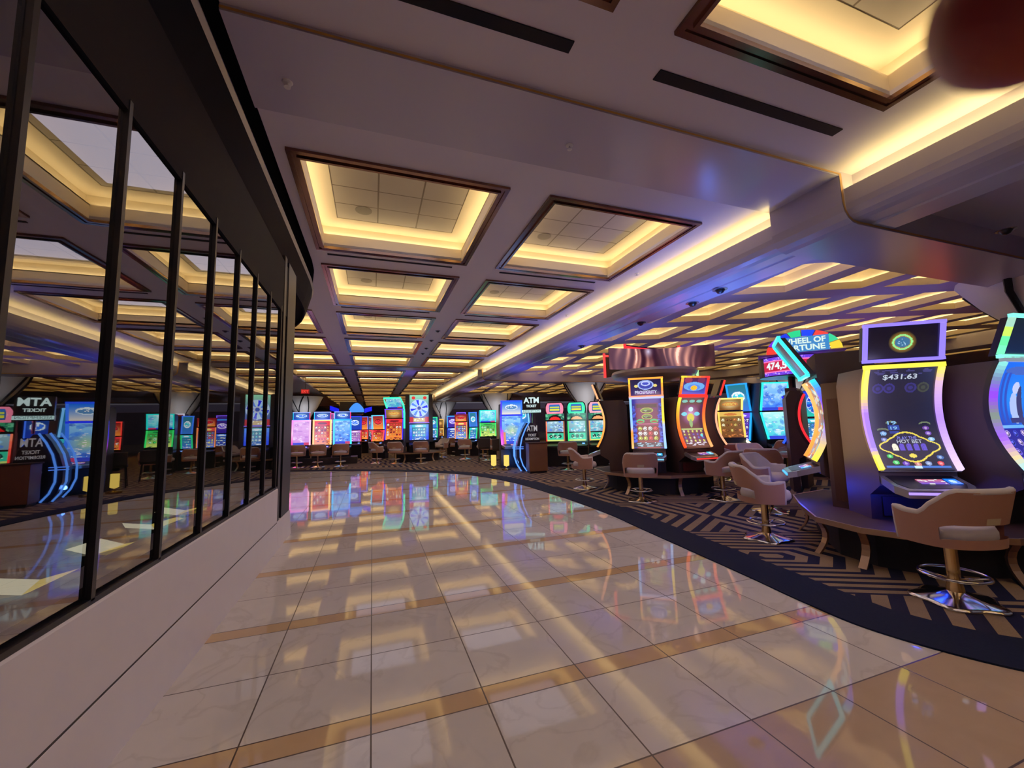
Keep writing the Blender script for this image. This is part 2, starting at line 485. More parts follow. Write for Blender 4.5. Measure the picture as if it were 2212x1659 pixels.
def rowname(k):
    if k < 2: return 'before the near crossbeam, %s row overhead' % ['second', 'first'][k]
    bay = (k - 2) // 5; q = (k - 2) % 5
    return ['first', 'second', 'third', 'fourth', 'fifth'][q] + ' row past the ' + ['near', 'far', 'farthest'][bay] + ' crossbeam'
for k, y in enumerate(ROWS):
    for ci, (a, c) in enumerate(XC):
        lab = 'square warm-lit coffer, %s column, %s' % (COLN[ci], rowname(k))
        loc = ((a + c) / 2, y + CS / 2, CZ)
        if not used: first.location = loc; first['label'] = lab; first['group'] = 'square coffers of the walkway ceiling'; used = True
        else: dup(first, loc, 0, lab, 'square coffers of the walkway ceiling')

# black air slots between coffer rows
def slot(x0, x1, y, w, lab):
    o = MB().box(x0, x1, y - w / 2, y + w / 2, CZ - .012, CZ).build('air_slot', SLOTBLACK)
    tag(o, lab, 'vent', 'black air slots in the walkway ceiling')
for nm, x0, x1 in (('left', -1.2, 1.55), ('right', 2.42, 4.86)):
    slot(x0, x1, 2.70, .11, 'long black air slot before the near crossbeam, %s of the two' % nm)
for k in range(2, 12):
    if k in (6, 11): continue
    y = ROWS[k] + CS + .34
    for ci, (a, c) in enumerate(XC):
        slot(a + .03, c - .12, y, .05 , 'thin black air slot behind the %s coffer in the %s' % (COLN[ci], rowname(k)))

# crossbeams wrapping the side bulkhead
BEAMS = [(3.18, 4.14), (21.1, 22.06), (39.0, 39.95), (56.9, 57.9)]
prof = [(-12, 4.9), (-12, 4.62), (5.65, 4.62), (5.655, 4.25), (5.68, 4.14), (5.74, 4.06), (5.82, 4.015), (5.92, 4.0), (48, 4.0), (48, 4.9)]
for k, (y0, y1) in enumerate(BEAMS):
    o = S(MB().prism(prof, y0, y1, 'y').build('ceiling_beam', SOFFIT))
    m = MB()
    path = prof[1:-1]
    inner = [(-12, 4.655), (5.69, 4.655), (5.695, 4.25), (5.715, 4.16), (5.765, 4.09), (5.835, 4.05), (5.92, 4.04), (48, 4.04)]
    for (p0, p1, q0, q1) in zip(path[:-1], path[1:], inner[:-1], inner[1:]):
        m.add([(p0[0], y0 - .006, p0[1] + .012), (p1[0], y0 - .006, p1[1] + .012), (q1[0], y0 - .006, q1[1]), (q0[0], y0 - .006, q0[1])], [(0, 1, 2, 3)])
    m.build('beam_trim', GOLDTRIM, o)

# long bulkhead beside the walkway with the cove trough
bp = [(5.72, 4.45), (5.72, 4.24), (5.735, 4.17), (5.78, 4.10), (5.85, 4.065), (5.95, 4.055), (6.20, 4.055), (6.22, 4.035), (6.62, 4.035), (6.64, 4.08), (6.70, 4.10), (6.74, 4.14), (6.74, 4.9), (5.91, 4.9), (5.91, 4.36), (5.755, 4.36), (5.755, 4.45)]
S(MB().prism(bp, -8, 80, 'y').build('ceiling_bulkhead', SOFFIT))
bays = [(-8, 3.18), (4.14, 21.1), (22.06, 39.0), (39.95, 56.9)]
for k, (y0, y1) in enumerate(bays):
    o = MB().box(5.80, 5.86, y0 + .05, y1 - .05, 4.41, 4.425).build('cove_light', LED_COVE)
    tag(o, 'long warm cove light in the bulkhead trough, %s bay' % ['near', 'second', 'third', 'farthest'][k], 'light', 'cove lights along the bulkhead')

# diamond coffers over the gaming floor (z 4.4)
DZ = 4.4
HO = .135
A = Vector((.27, 2.48)); Bv = Vector((1.47, -.68)); O = Vector((8.9, 6.33)) - (A + Bv) * (1 - HO)
def cell_corners(i, j, k0, k1):
    o = O + A * i + Bv * j
    return [o + A * k0 + Bv * k0, o + A * k1 + Bv * k0, o + A * k1 + Bv * k1, o + A * k0 + Bv * k1]
b = MB(); DIAM = []
for i in range(-6, 26):
    for j in range(-8, 28):
        c = O + A * (i + .5) + Bv * (j + .5)
        if not (5.0 < c.x < 36 and -1.5 < c.y < 42): continue
        hole = (6.9 < c.x < 27 and 3.2 < c.y < 21.4) or (6.9 < c.x < 20 and 21.5 < c.y < 34)
        P = cell_corners(i, j, 0, 1)
        if min(p.x for p in P) < 6.0:
            poly = []
            for a_, b_ in zip(P, P[1:] + P[:1]):
                if a_.x >= 6.0: poly.append(a_)
                if (a_.x - 6.0) * (b_.x - 6.0) < 0: poly.append(a_ + (b_ - a_) * ((6.0 - a_.x) / (b_.x - a_.x)))
            if len(poly) > 2: b.add([(p.x, p.y, DZ) for p in poly], [tuple(range(len(poly)))])
            continue
        if hole and len(DIAM) < 150:
            Q = cell_corners(i, j, HO, 1 - HO); DIAM.append((i, j, c))
            v = [(p.x, p.y, DZ) for p in P] + [(q.x, q.y, DZ) for q in Q]
            b.add(v, [(t, (t + 1) % 4, 4 + (t + 1) % 4, 4 + t) for t in range(4)])
        else:
            b.add([(p.x, p.y, DZ) for p in P], [(0, 1, 2, 3)])
S(b.build('ceiling_lattice', mat('lattice_plaster', (184, 168, 184), .6, vary=.03)))
def make_diamond():
    r = empty('diamond_coffer', 'x', 'coffer', (0, 0, DZ))
    def cc(k): return [A * a * k + Bv * c * k for a, c in ((-.5, -.5), (.5, -.5), (.5, .5), (-.5, .5))]
    s = 1 - 2 * HO
    def band(m, k0, z0, k1, z1):
        p = cc(k0); q = cc(k1)
        m.add([(w.x, w.y, z0) for w in p] + [(w.x, w.y, z1) for w in q], [(t, (t + 1) % 4, 4 + (t + 1) % 4, 4 + t) for t in range(4)])
    m = MB(); band(m, s, 0, s, .16); band(m, s, .16, s + .075, .16); m.build('fascia', WARMPL, r)
    m = MB(); band(m, s + .075, .16, s + .075, .40); band(m, s + .075, .40, s - .16, .40); m.build('cove_wall', WARMPL, r)
    m = MB(); p = cc(s - .16); m.add([(w.x, w.y, .40) for w in p], [(0, 1, 2, 3)]); m.build('panel', mat('pale_coffer_panel', (204, 192, 178), .6), r)
    m = MB(); band(m, s + .03, .166, s + .055, .166); m.build('light_strip', LED_WARM, r)
    return r
dm = make_diamond(); used = False
DIAM.sort(key=lambda t: (t[0], t[1]))
for (i, j, c) in DIAM:
    lab = 'diamond-shaped lit coffer over the gaming floor, row %d back, number %d along it' % (i + 4, j + 9)
    if not used: dm.location = (c.x, c.y, DZ); dm['label'] = lab; dm['group'] = 'diamond coffers over the gaming floor'; used = True
    else: dup(dm, (c.x, c.y, DZ), 0, lab, 'diamond coffers over the gaming floor')
# curved bulkhead deep in the gaming floor
m = MB()
cx = [(18.5, 20.9), (20.5, 17.5), (21.8, 13.5), (22.2, 9.0), (21.5, 4.2)]
pp = catmull(cx, 6); q = offset(pp, 1.2)
for i in range(len(pp) - 1):
    m.add([(pp[i].x, pp[i].y, 4.0), (pp[i + 1].x, pp[i + 1].y, 4.0), (q[i + 1].x, q[i + 1].y, 4.0), (q[i].x, q[i].y, 4.0),
           (pp[i].x, pp[i].y, 4.5), (pp[i + 1].x, pp[i + 1].y, 4.5), (q[i + 1].x, q[i + 1].y, 4.5), (q[i].x, q[i].y, 4.5)], [(0, 3, 2, 1), (0, 1, 5, 4), (2, 3, 7, 6)])
S(m.build('ceiling_curved_bulkhead', SOFFIT))
# outer shell
S(MB().box(-12.2, -12, -8, 80, 0, 5.2).build('wall_left', DARKWALL))
S(MB().box(48, 48.2, -8, 80, 0, 5.2).build('wall_right', DARKWALL))
S(MB().box(-12, 48, 80, 80.2, 0, 5.2).build('wall_back', DARKWALL))
S(MB().box(-12, 48, -8.2, -8, 0, 5.2).build('wall_front', DARKWALL))

# ------------------------------------------------------------------ storefront on the left
PX = -1.16
pl = S(MB().prism([(-1.55, 0), (-1.135, 0), (-1.155, .33), (PX, .335), (PX, .765), (PX - .015, .78), (-1.55, .78)], -7.9, 6.06, 'y').build('wall_storefront', STONE))
MB().box(-1.2, PX + .0025, -7.9, 6.06, .332, .342).build('stone_joint', GREYLINE, pl)
S(MB().prism([(-1.55, 0), (-1.135, 0), (-1.155, .33), (-1.16, .345), (-1.55, .345)], 6.065, 6.92, 'y').build('wall_storefront_end', STONE))
po = S(MB().box(-1.42, -1.165, 6.07, 6.2, .345, 3.95).box(-1.42, -1.21, 6.2, 6.34, .345, 3.95).box(-1.42, -1.165, 6.34, 6.9, .345, 3.95).build('trim_corner_post', BLACKMET))
win = empty('window_1', 'tall dark storefront window with thin black mullions above pale stone plinth', 'window', (0, 0, 0), kind='structure')
GX = -1.19
MB().box(-1.30, -1.168, -7.9, 6.07, .775, .80).build('bottom_rail', BLACKMET, win)
MB().box(-1.27, -1.172, -7.9, 6.9, 3.14, 3.86).build('header', DARKFAS, win)
glass = bpy.data.materials.new('dark_storefront_glass'); glass.use_nodes = True
nt = glass.node_tree; nt.nodes.clear()
o_ = nt.nodes.new('ShaderNodeOutputMaterial'); mx = nt.nodes.new('ShaderNodeMixShader'); tr = nt.nodes.new('ShaderNodeBsdfTransparent'); gl = nt.nodes.new('ShaderNodeBsdfGlossy')
tr.inputs[0].default_value = (.42, .42, .46, 1); gl.inputs[0].default_value = (.95, .93, .9, 1); gl.inputs['Roughness'].default_value = .012
nz = nt.nodes.new('ShaderNodeTexNoise'); nz.inputs['Scale'].default_value = .8; bp_ = nt.nodes.new('ShaderNodeBump'); bp_.inputs['Strength'].default_value = .02; bp_.inputs['Distance'].default_value = .05
tcg = nt.nodes.new('ShaderNodeTexCoord'); nt.links.new(tcg.outputs['Object'], nz.inputs['Vector']); nt.links.new(nz.outputs['Fac'], bp_.inputs['Height']); nt.links.new(bp_.outputs['Normal'], gl.inputs['Normal'])
lw = nt.nodes.new('ShaderNodeLayerWeight'); lw.inputs['Blend'].default_value = .5
mr = nt.nodes.new('ShaderNodeMapRange'); mr.inputs[1].default_value = 0; mr.inputs[2].default_value = 1; mr.inputs[3].default_value = .15; mr.inputs[4].default_value = .44
nt.links.new(lw.outputs['Facing'], mr.inputs[0])
nt.links.new(mr.outputs[0], mx.inputs[0]); nt.links.new(tr.outputs[0], mx.inputs[1]); nt.links.new(gl.outputs[0], mx.inputs[2]); nt.links.new(mx.outputs[0], o_.inputs[0])
MATS['glass'] = glass
MY = [2.385 + .597 * k for k in range(-16, 7)]
for k, y in enumerate(MY):
    MB().box(-1.20, -1.168, y - .014, y + .014, .79, 3.2).build('mullion', BLACKMET, win)
edges = MY + [6.09]
for a, c in zip(edges[:-1], edges[1:]):
    MB().add([(GX, a + .016, .82), (GX, c - .016, .82), (GX, c - .016, 3.3), (GX, a + .016, 3.3)], [(0, 1, 2, 3)]).build('glass_pane', glass, win)
# canopy over the storefront
def canopy_path():
    p = [(0, -8)]; p += [(0, y) for y in (0, 4, 8.0)]
    R = 5.7
    for k in range(1, 13):
        a = math.radians(72) * k / 12; p.append((-R * (1 - math.cos(a)), 8.0 + R * math.sin(a)))
    a = math.radians(72); p.append((p[-1][0] - 5 * math.sin(a), p[-1][1] + 5 * math.cos(a)))
    return p
CP = canopy_path()
def sweep(profile, path):
    m = MB(); n = len(profile); rows = []
    for i, p in enumerate(path):
        t = (Vector(path[min(i + 1, len(path) - 1)]) - Vector(path[max(i - 1, 0)])).normalized(); nr = Vector((t.y, -t.x))
        rows += [(p[0] + nr.x * d, p[1] + nr.y * d, z) for d, z in profile]
    fs = [(i * n + k, i * n + k + 1, (i + 1) * n + k + 1, (i + 1) * n + k) for i in range(len(path) - 1) for k in range(n - 1)]
    return m.add(rows, fs)
can = S(sweep([(-3.0, 3.9), (-1.27, 3.9), (-1.27, 3.83), (-1.24, 3.83), (-1.20, 3.95), (-1.12, 4.26)], CP).build('ceiling_canopy', mat('dark_canopy_paint', (6, 6, 13), .9, vary=.05, spec=.08)))
sweep([(-1.12, 4.26), (-1.095, 4.30), (-1.10, 4.325), (-1.16, 4.33)], CP).build('canopy_lip', mat('grey_canopy_lip', (120, 116, 124), .35, .4), can)
sweep([(-1.15, 4.33), (-1.125, 4.335), (-1.10, 4.62), (-1.10, 4.68)], CP).build('canopy_fascia', mat('black_fascia', (5, 5, 6), 1.0, spec=.0), can)
# dark interior behind the glass
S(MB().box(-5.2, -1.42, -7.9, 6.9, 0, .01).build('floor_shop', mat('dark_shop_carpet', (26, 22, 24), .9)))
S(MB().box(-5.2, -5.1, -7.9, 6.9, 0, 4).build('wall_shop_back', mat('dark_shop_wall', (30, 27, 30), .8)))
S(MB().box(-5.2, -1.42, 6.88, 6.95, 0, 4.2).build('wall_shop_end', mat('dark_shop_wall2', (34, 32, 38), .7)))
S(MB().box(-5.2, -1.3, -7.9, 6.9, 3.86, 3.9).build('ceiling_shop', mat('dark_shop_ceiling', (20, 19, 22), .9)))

# ------------------------------------------------------------------ slot machines
def machine(label, loc, H, screens, base=.42, w=.66, body_top=2.04, body=WOOD, deck=(.78, .60), deckcol=(60, 160, 255), trim=SILVER, group=None, body_d=-.34, belly=None, wings=0, name='slot_machine', deck_led=None, simple=False):
    """front is local -y. screens: list of dicts (z0,d0,z1,d1,bow,w,art,led,bar,gain)"""
    r = empty(name, label, 'slot machine', (loc[0], loc[1], 0), head(H), group)
    hw = w / 2
    front = []
    for s in screens:
        if s.get('topper'): continue
        for k in range(9):
            v = k / 8; front.append((s['d0'] + (s['d1'] - s['d0']) * v - s.get('bow', 0) * 4 * v * (1 - v) - .05, s['z0'] + (s['z1'] - s['z0']) * v))
    front = [(d, z) for d, z in front if z <= body_top - .02]
    dz, dd = deck
    side = [(body_d, base), (.10, base), (.12, dz - .12)] + [(front[0][0], dz)] + front + [(front[-1][0], body_top), (body_d + .08, body_top), (body_d, body_top - .15)]
    MB().prism([(-d, z) for d, z in side], -hw, hw, 'x').build('cabinet', body, r)
    # screens
    for s in screens:
        sw = s.get('w', w - .08); bow = s.get('bow', 0); xo = s.get('x', 0)
        nrm = Vector((0, -(s['z1'] - s['z0']), (s['d0'] - s['d1']) * -1)).normalized()
        def Sf(u, v, off=0.0, s=s, sw=sw, bow=bow, xo=xo):
            d = s['d0'] + (s['d1'] - s['d0']) * v - bow * 4 * v * (1 - v); z = s['z0'] + (s['z1'] - s['z0']) * v
            if s.get('arch'):
                pass
            return (xo + (u - .5) * sw, -(d + off), z)
        scr = surf_mesh('topper_screen' if s.get('topper') else 'screen', Sf, s['art'], r, s.get('gain', 1.0))
        for (txt, u0, u1, v0, v1, tm) in s.get('text', []):
            lettering(txt, lambda u, v: Sf(u, v, .006), u0, u1, v0, v1, tm, scr)
        nb = 9 if bow else 2
        fr = .035 if not simple else .02
        m = MB()
        outl = []
        for k in range(nb):
            v = -.02 + 1.04 * k / (nb - 1); a = Sf(-fr / sw, v, -.012); c = Sf(1 + fr / sw, v, -.012); a2 = Sf(-fr / sw, v, -.07); c2 = Sf(1 + fr / sw, v, -.07)
            outl += [a, c, c2, a2]
        fs = [(k * 4 + q, k * 4 + (q + 1) % 4, (k + 1) * 4 + (q + 1) % 4, (k + 1) * 4 + q) for k in range(nb - 1) for q in range(4)]
        fs += [(3, 2, 1, 0), tuple(range((nb - 1) * 4, nb * 4))]
        m.add(outl, fs).build('topper_frame' if s.get('topper') else 'bezel', BLACKPL, r)
        led = s.get('led')
        if led:
            lw = s.get('ledw', .035); ld = s.get('ledd', .04)
            for sx, fn in ((-.5, led[0]), (.5, led[1])):
                if fn is None: continue
                pts = [((xo + sx * (sw + lw + .01)), Sf(.5, k / 30, .008)[1], Sf(.5, k / 30)[2]) for k in range(31)] if bow else [(xo + sx * (sw + lw + .01), *Sf(.5, v, .008)[1:]) for v in (0, .25, .5, .75, 1)]
                glow_strip('led_strip', pts, lw, ld, fn, r, s.get('ledgain', 1.0))
            for v, fn in ((0, led[2]), (1, led[3])):
                if fn is None: continue
                p = Sf(0, v, .008); ext = (sw + 2 * lw + .02) / 2
                glow_strip('led_strip', [(xo - ext + 2 * ext * k / 6, p[1], p[2] + (lw * .5 if v else -lw * .5)) for k in range(7)], ld, lw, fn, r, s.get('ledgain', 1.0), nrm=(0, 1, 0))
    # button deck
    if deck:
        d0 = front[0][0]
        m = MB()
        oc = [(-hw * .98, -d0), (-hw * .98, -(dd - .1)), (-hw * .80, -dd), (hw * .80, -dd), (hw * .98, -(dd - .1)), (hw * .98, -d0)]
        n = len(oc)
        def dk(p, zz, sl=.10): return (p[0], p[1], zz + sl * (1 - (-p[1] - d0) / (dd - d0 + 1e-6)) * 1.0)
        m.add([dk(p, dz - .075) for p in oc] + [dk(p, dz) for p in oc], [tuple(range(n))[::-1], tuple(range(n, 2 * n))] + [(i, (i + 1) % n, n + (i + 1) % n, n + i) for i in range(n)])
        dko = m.build('button_deck', trim, r)
        ins = [(p[0] * .86, -(d0 + (-p[1] - d0) * .86)) for p in oc]
        MB().add([dk(p, dz + .004) for p in ins], [tuple(range(n))]).build('button_panel', BLACKPL, dko)
        if not simple:
            pa = Paint(.2, .08, 20, bg=(200, 190, 220)); pa.grad((120, 90, 220), (230, 120, 140)); pa.lines(3, (255, 255, 255), 14, 0, .2, 0, .08, .008)
            Sp = lambda u, v: dk((-.08 + .22 * u, -(d0 + .09 + .10 * (1 - v))), dz + .009)
            surf_mesh('touch_display', Sp, pa, dko, .8)
        bp2 = Paint(.1, .1, 12, bg=deckcol); bp2.disc(.05, .05, .025, hot(deckcol, .7))
        Sb = lambda u, v: dk((.15 + .10 * u, -(d0 + .08 + .11 * (1 - v))), dz + .012)
        surf_mesh('spin_button', Sb, bp2, dko, 1.2)
        if deck_led:
            glow_strip('deck_light', [(-hw * .8, -dd - .006, dz - .03), (0, -dd - .006, dz - .03), (hw * .8, -dd - .006, dz - .03)], .02, .02, deck_led, dko, 1.0, nrm=(0, 1, 0))
    if belly:
        MB().box(-hw * .7, hw * .7, -.135, -.125, base + .04, dz - .14).build('belly_panel', belly, r)
    if wings:
        for sx in (-1, 1):
            MB().box(min(sx * hw, sx * (hw + wings)), max(sx * hw, sx * (hw + wings)), -.18, .3, base + .45, body_top + .02).build('side_wing', BLACKPL, r)
    return r

C_MAIN = dict(z0=.97, d0=.36, z1=2.02, d1=.30, bow=.15, w=.60)
def topper(art, led, w=.64, z0=2.09, z1=2.43, d0=.30, d1=.42, **k):
    return dict(z0=z0, d0=d0, z1=z1, d1=d1, w=w, art=art, led=led, topper=True, **k)

W255 = (235, 240, 245)
PURP, LPURP, YEL, CYAN, BLUE, PINK, RED, ORG, GRN = (120, 70, 250), (150, 120, 250), (250, 225, 60), (40, 225, 235), (40, 80, 250), (240, 90, 200), (250, 40, 50), (255, 150, 50), (50, 230, 110)

# --- near pod, machine facing the walkway
p = Paint(.60, 1.05, 96, bg=(8, 8, 22)); p.grad((16, 14, 34), (20, 20, 52)); p.glow(.3, .75, .5, (18, 16, 22), 1)
for cx, c in ((.10, (52, 44, 120)), (.20, (52, 44, 120)), (.39, (48, 42, 112)), (.50, (62, 66, 40))):
    p.disc(cx, .845, .052, c); p.disc(cx, .845, .036, tuple(q * .6 for q in c)); p.disc(cx, .845, .02, c)
p.lines(5, (60, 56, 110), 20, .05, .5, .97, 1.03, .012)
for cx, cy in ((.11, .40), (.20, .475), (.49, .46)): p.disc(cx, cy, .05, (112, 124, 92), .022); p.disc(cx, cy - .012, .045, (14, 14, 30), .02)
for cx, cy, c in ((.11, .365, (120, 160, 220)), (.50, .36, (120, 80, 190)), (.49, .415, (110, 60, 160)), (.51, .30, (140, 190, 230)), (.10, .30, (110, 120, 190)), (.52, .12, (70, 110, 180)), (.10, .13, (40, 190, 90)), (.13, .07, (60, 200, 100)), (.21, .06, (110, 60, 190)), (.40, .06, (130, 150, 200)), (.50, .06, (220, 70, 70)), (.31, .055, (200, 120, 120))): p.disc(cx, cy, .028, c, .02); p.disc(cx, cy, .012, hot(c, .5))
p.rect(.16, .40, .26, .45, (40, 70, 160)); p.rect(.17, .365, .25, .39, (30, 60, 150))
p.rect(.03, .02, .57, .035, (70, 120, 210)); p.rect(.27, .012, .33, .04, (200, 230, 240))
# ornate gold plaque
for sx in (0,):
    for k, (cc) in enumerate(((235, 215, 80), (26, 24, 60))):
        g = .014 * k
        p.disc(.30, .225, .265 - g, cc, .085 - g); p.disc(.30, .225, .16 - g, cc, .155 - g); p.disc(.30, .225, .215 - g, cc, .125 - g)
for k in range(5):
    x = .175 + .062 * k; c = (240, 235, 215) if k == 0 else (96, 78, 200)
    p.rect(x - .022, .185, x + .022, .235, c); p.disc(x, .235, .022, c); p.lines(k, tuple(q * .6 for q in c), 4, x - .018, x + .0, .19, .24, .008)
p.disc(.30, .135, .03, (235, 215, 90), .02)
m2 = dict(C_MAIN, art=p, ledw=.042, led=(lerp_cols([(0, YEL), (.12, (250, 225, 80)), (.2, LPURP), (.55, (160, 110, 250)), (.75, YEL), (1, YEL)]), lerp_cols([(0, (225, 200, 250)), (.5, (170, 130, 250)), (.85, (210, 170, 200)), (1, YEL)]), None, solid((250, 225, 70))),
    text=[('$431.63', .22, .72, .885, .94, emat('pale_digits', (206, 216, 236), .9, 'NONE')), ('PLAY THE', .36, .64, .285, .315, emat('lilac_letters', (140, 140, 230), .9, 'NONE')), ('HOT BET', .34, .70, .25, .283, emat('pale_letters', (200, 205, 225), .9, 'NONE')),
          ('19', .27, .40, .435, .47, emat('sky_digits', (150, 205, 250), .9, 'NONE')), ('19', .30, .40, .385, .415, MATS['sky_digits']), ('19', .14, .22, .325, .355, MATS['sky_digits'])])
t = Paint(.66, .34, 88, bg=(5, 5, 8)); t.glow(.33, .17, .13, (250, 190, 40), .5, 1.15); t.ring(.33, .17, .075, .095, (150, 230, 140), 1.2); t.disc(.33, .17, .07, (60, 110, 150), .056); t.lines(9, (150, 190, 220), 16, .28, .36, .135, .205, .008)
LP = solid((140, 120, 250))
MNEAR = machine('dark-bodied slot machine with purple-framed topper showing gold starburst and $431.63 screen', (5.45, 2.84), 214, [m2, topper(t, (LP, LP, LP, LP), .63, z0=2.12, z1=2.46, d0=.30, d1=.38, ledw=.03)], deckcol=(0, 120, 255), belly=mat('dark_belly', (18, 18, 40), .4), deck_led=solid((170, 140, 240)), deck=(.80, .62))
# --- near pod, machine turned to the left (seen from its side)
p = Paint(.6, 1.05, 60, bg=(20, 60, 80)); p.grad((60, 140, 160), (30, 60, 90)); p.blotch(4, [(210, 230, 220), (80, 190, 210), (230, 160, 90), (180, 70, 60)], 120, .05)
CY = solid((60, 225, 230)); t = Paint(.62, .4, 24, bg=(14, 30, 46)); t.grad((20, 60, 110), (40, 36, 40)); t.glow(.3, .1, .2, (30, 110, 190))
MSIDE = machine('slot machine turned side-on left with cyan-edged topper and orange curved light', (5.91, 3.64), 318, [dict(C_MAIN, art=p, ledw=.05, ledd=.06, led=(lerp_cols([(0, ORG), (1, (255, 190, 110))]), lerp_cols([(0, YEL), (.15, (230, 200, 120)), (.35, (170, 150, 210)), (.65, (140, 60, 230)), (.85, (90, 120, 240)), (1, CYAN)]), None, None)),
    topper(t, (CY, CY, CY, CY), .66, z0=2.10, z1=2.60, d0=.34, d1=.62, ledw=.04)], deckcol=(0, 170, 255), deck=(.80, .66), deck_led=solid((60, 180, 255)), body_top=2.36)
MB().lathe([(0, .0), (.075, .0), (.075, .006), (0, .006)], 24).build('speaker_disc', BLACKPL, MSIDE)
_o = [c for c in MSIDE.children if c.name.startswith('speaker_disc')][0]; _o.location = (.331, .06, 1.12); _o.rotation_euler = (0, PI / 2, 0)
MB().box(.330, .334, -.02, .09, .70, .745).build('rating_plate', mat('grey_plate', (120, 112, 108), .5), MSIDE)
# --- near pod, machine at the right edge
p = Paint(.6, 1.05, 84, bg=(20, 40, 160)); p.grad((40, 40, 160), (30, 110, 240)); p.rect(0, .40, .6, .43, (120, 180, 250)); p.glow(.3, .7, .35, (40, 150, 255), 1)
p.rect(.1, .95, .5, .97, (90, 110, 190)); p.disc(.3, .97, .22, (70, 100, 190), .04)
for x in (.08, .14, .46, .52): p.rect(x, .45, x + .035, .95, (50, 80, 190))
p.disc(.28, .6, .06, (170, 190, 240), .16); p.disc(.30, .80, .05, (190, 200, 245), .06); p.disc(.36, .62, .04, (60, 60, 110), .2); p.rect(.2, .45, .42, .5, (60, 60, 120))
p.reels(.02, .05, .58, .39, 5, 4, [(90, 90, 220), (120, 100, 230), (60, 70, 200), (170, 150, 230)], 3, (40, 34, 150)); p.rect(0, 0, .6, .04, (30, 40, 170))
t = Paint(.66, .34, 40, bg=(14, 22, 38)); t.grad((16, 30, 70), (22, 30, 44))
MC = lerp_cols([(0, (120, 235, 190)), (.5, (90, 230, 140)), (.7, YEL), (.8, (250, 110, 60)), (.9, (120, 230, 220)), (1, (140, 240, 225))])
MT = solid((130, 240, 215))
machine('slot machine at the right edge with mint-green topper frame and blue temple screen', (6.18, 2.34), 186, [dict(C_MAIN, art=p, ledw=.05, led=(lerp_cols([(0, (150, 220, 250)), (.12, (220, 200, 150)), (.3, (150, 90, 240)), (.5, (120, 140, 120)), (.7, (140, 60, 240)), (.85, (110, 130, 170)), (1, (130, 220, 210))]), lerp_cols([(0, YEL), (.5, PURP), (1, CYAN)]), None, solid((120, 130, 140)))),
    topper(t, (MC, MT, MT, MT), .70, ledw=.035)], deck=(.80, .62))

# --- middle pod
p = Paint(.6, 1.05, 72, bg=(120, 20, 60)); p.grad((150, 20, 40), (90, 10, 110)); p.rect(0, 0, .07, 1.05, (30, 40, 150)); p.rect(.53, 0, .6, 1.05, (30, 40, 150)); p.rect(0, .96, .6, 1.05, (24, 30, 150)); p.blotch(5, [(60, 90, 220), (20, 30, 120), (90, 120, 230)], 60, .025, 0, .1, .07, .95); p.blotch(6, [(60, 90, 220), (20, 30, 120), (90, 120, 230)], 60, .025, .53, .1, .6, .95)
p.rect(.09, .86, .51, .93, (10, 6, 14))
for (y, wd, c) in ((.80, .13, (110, 150, 60)), (.665, .11, (100, 140, 70))):
    p.disc(.3, y, wd, (200, 190, 90), .06); p.disc(.3, y, wd - .012, c, .05); p.rect(.3 - wd * .7, y - .03, .3 + wd * .7, y + .0, (20, 30, 20)); p.lines(2, (220, 240, 220), 6, .24, .3, y - .025, y - .005, .01)
for x in (.16, .44): p.disc(x, .57, .085, (40, 190, 120), .045); p.disc(x, .56, .06, (160, 60, 30), .02)
p.rect(.08, .50, .52, .52, (200, 110, 150)); p.rect(.08, .14, .52, .47, (110, 20, 30)); p.reels(.09, .15, .51, .46, 4, 3, [(120, 200, 220), (230, 70, 80), (190, 220, 150), (200, 210, 90), (240, 240, 240)], 11)
p.rect(0, .02, .6, .12, (20, 26, 60)); p.lines(8, (150, 200, 220), 24, .03, .5, .03, .11, .012)
t = Paint(.64, .34, 80, bg=(40, 30, 90)); t.grad((50, 36, 110), (24, 20, 60)); t.disc(.32, .22, .17, (160, 180, 240), .10); t.disc(.32, .22, .14, (60, 70, 170), .08); t.disc(.32, .25, .10, (190, 200, 250), .05); t.disc(.32, .25, .07, (70, 80, 190), .03); t.disc(.12, .2, .04, (230, 210, 120), .03); t.disc(.52, .2, .04, (230, 210, 120), .03); t.disc(.32, .06, .2, (120, 60, 160), .03)
TL = lerp_cols([(0, (250, 150, 120)), (.5, ORG), (1, YEL)])
machine('slot machine on the middle pod facing out, PROSPERITY topper in orange frame', (5.74, 7.42), 216, [dict(C_MAIN, art=p, ledw=.045, led=(lerp_cols([(0, (255, 190, 120)), (.3, ORG), (.42, (160, 190, 250)), (.6, (140, 190, 255)), (1, (140, 200, 250))]), lerp_cols([(0, (150, 200, 255)), (.45, (170, 190, 250)), (.55, YEL), (1, (250, 200, 90))]), None, solid((180, 190, 235)))),
    topper(t, (TL, TL, solid((250, 150, 110)), solid((255, 160, 60))), .62, ledw=.035, text=[('PROSPERITY', .14, .86, .10, .30, emat('pale_lilac_title', (225, 225, 250), 1.0, 'NONE'))])], deckcol=(40, 170, 220), deck_led=solid((120, 200, 255)), belly=mat('dark_belly_brown', (40, 30, 28), .5))
p = Paint(.6, 1.05, 72, bg=(50, 10, 60)); p.grad((20, 6, 30), (70, 20, 90)); p.rect(0, .9, .6, 1.05, (20, 40, 60)); 
for x in (.12, .3, .48): p.disc(x, .97, .07, (90, 190, 180), .03)
p.glow(.3, .68, .25, (230, 180, 220), 1); p.disc(.3, .8, .06, (200, 230, 235), .05); p.disc(.14, .7, .07, (90, 210, 230), .04); p.disc(.46, .7, .07, (90, 210, 230), .04); p.disc(.3, .62, .09, (210, 200, 80), .09); p.disc(.3, .5, .04, (130, 180, 120), .09)
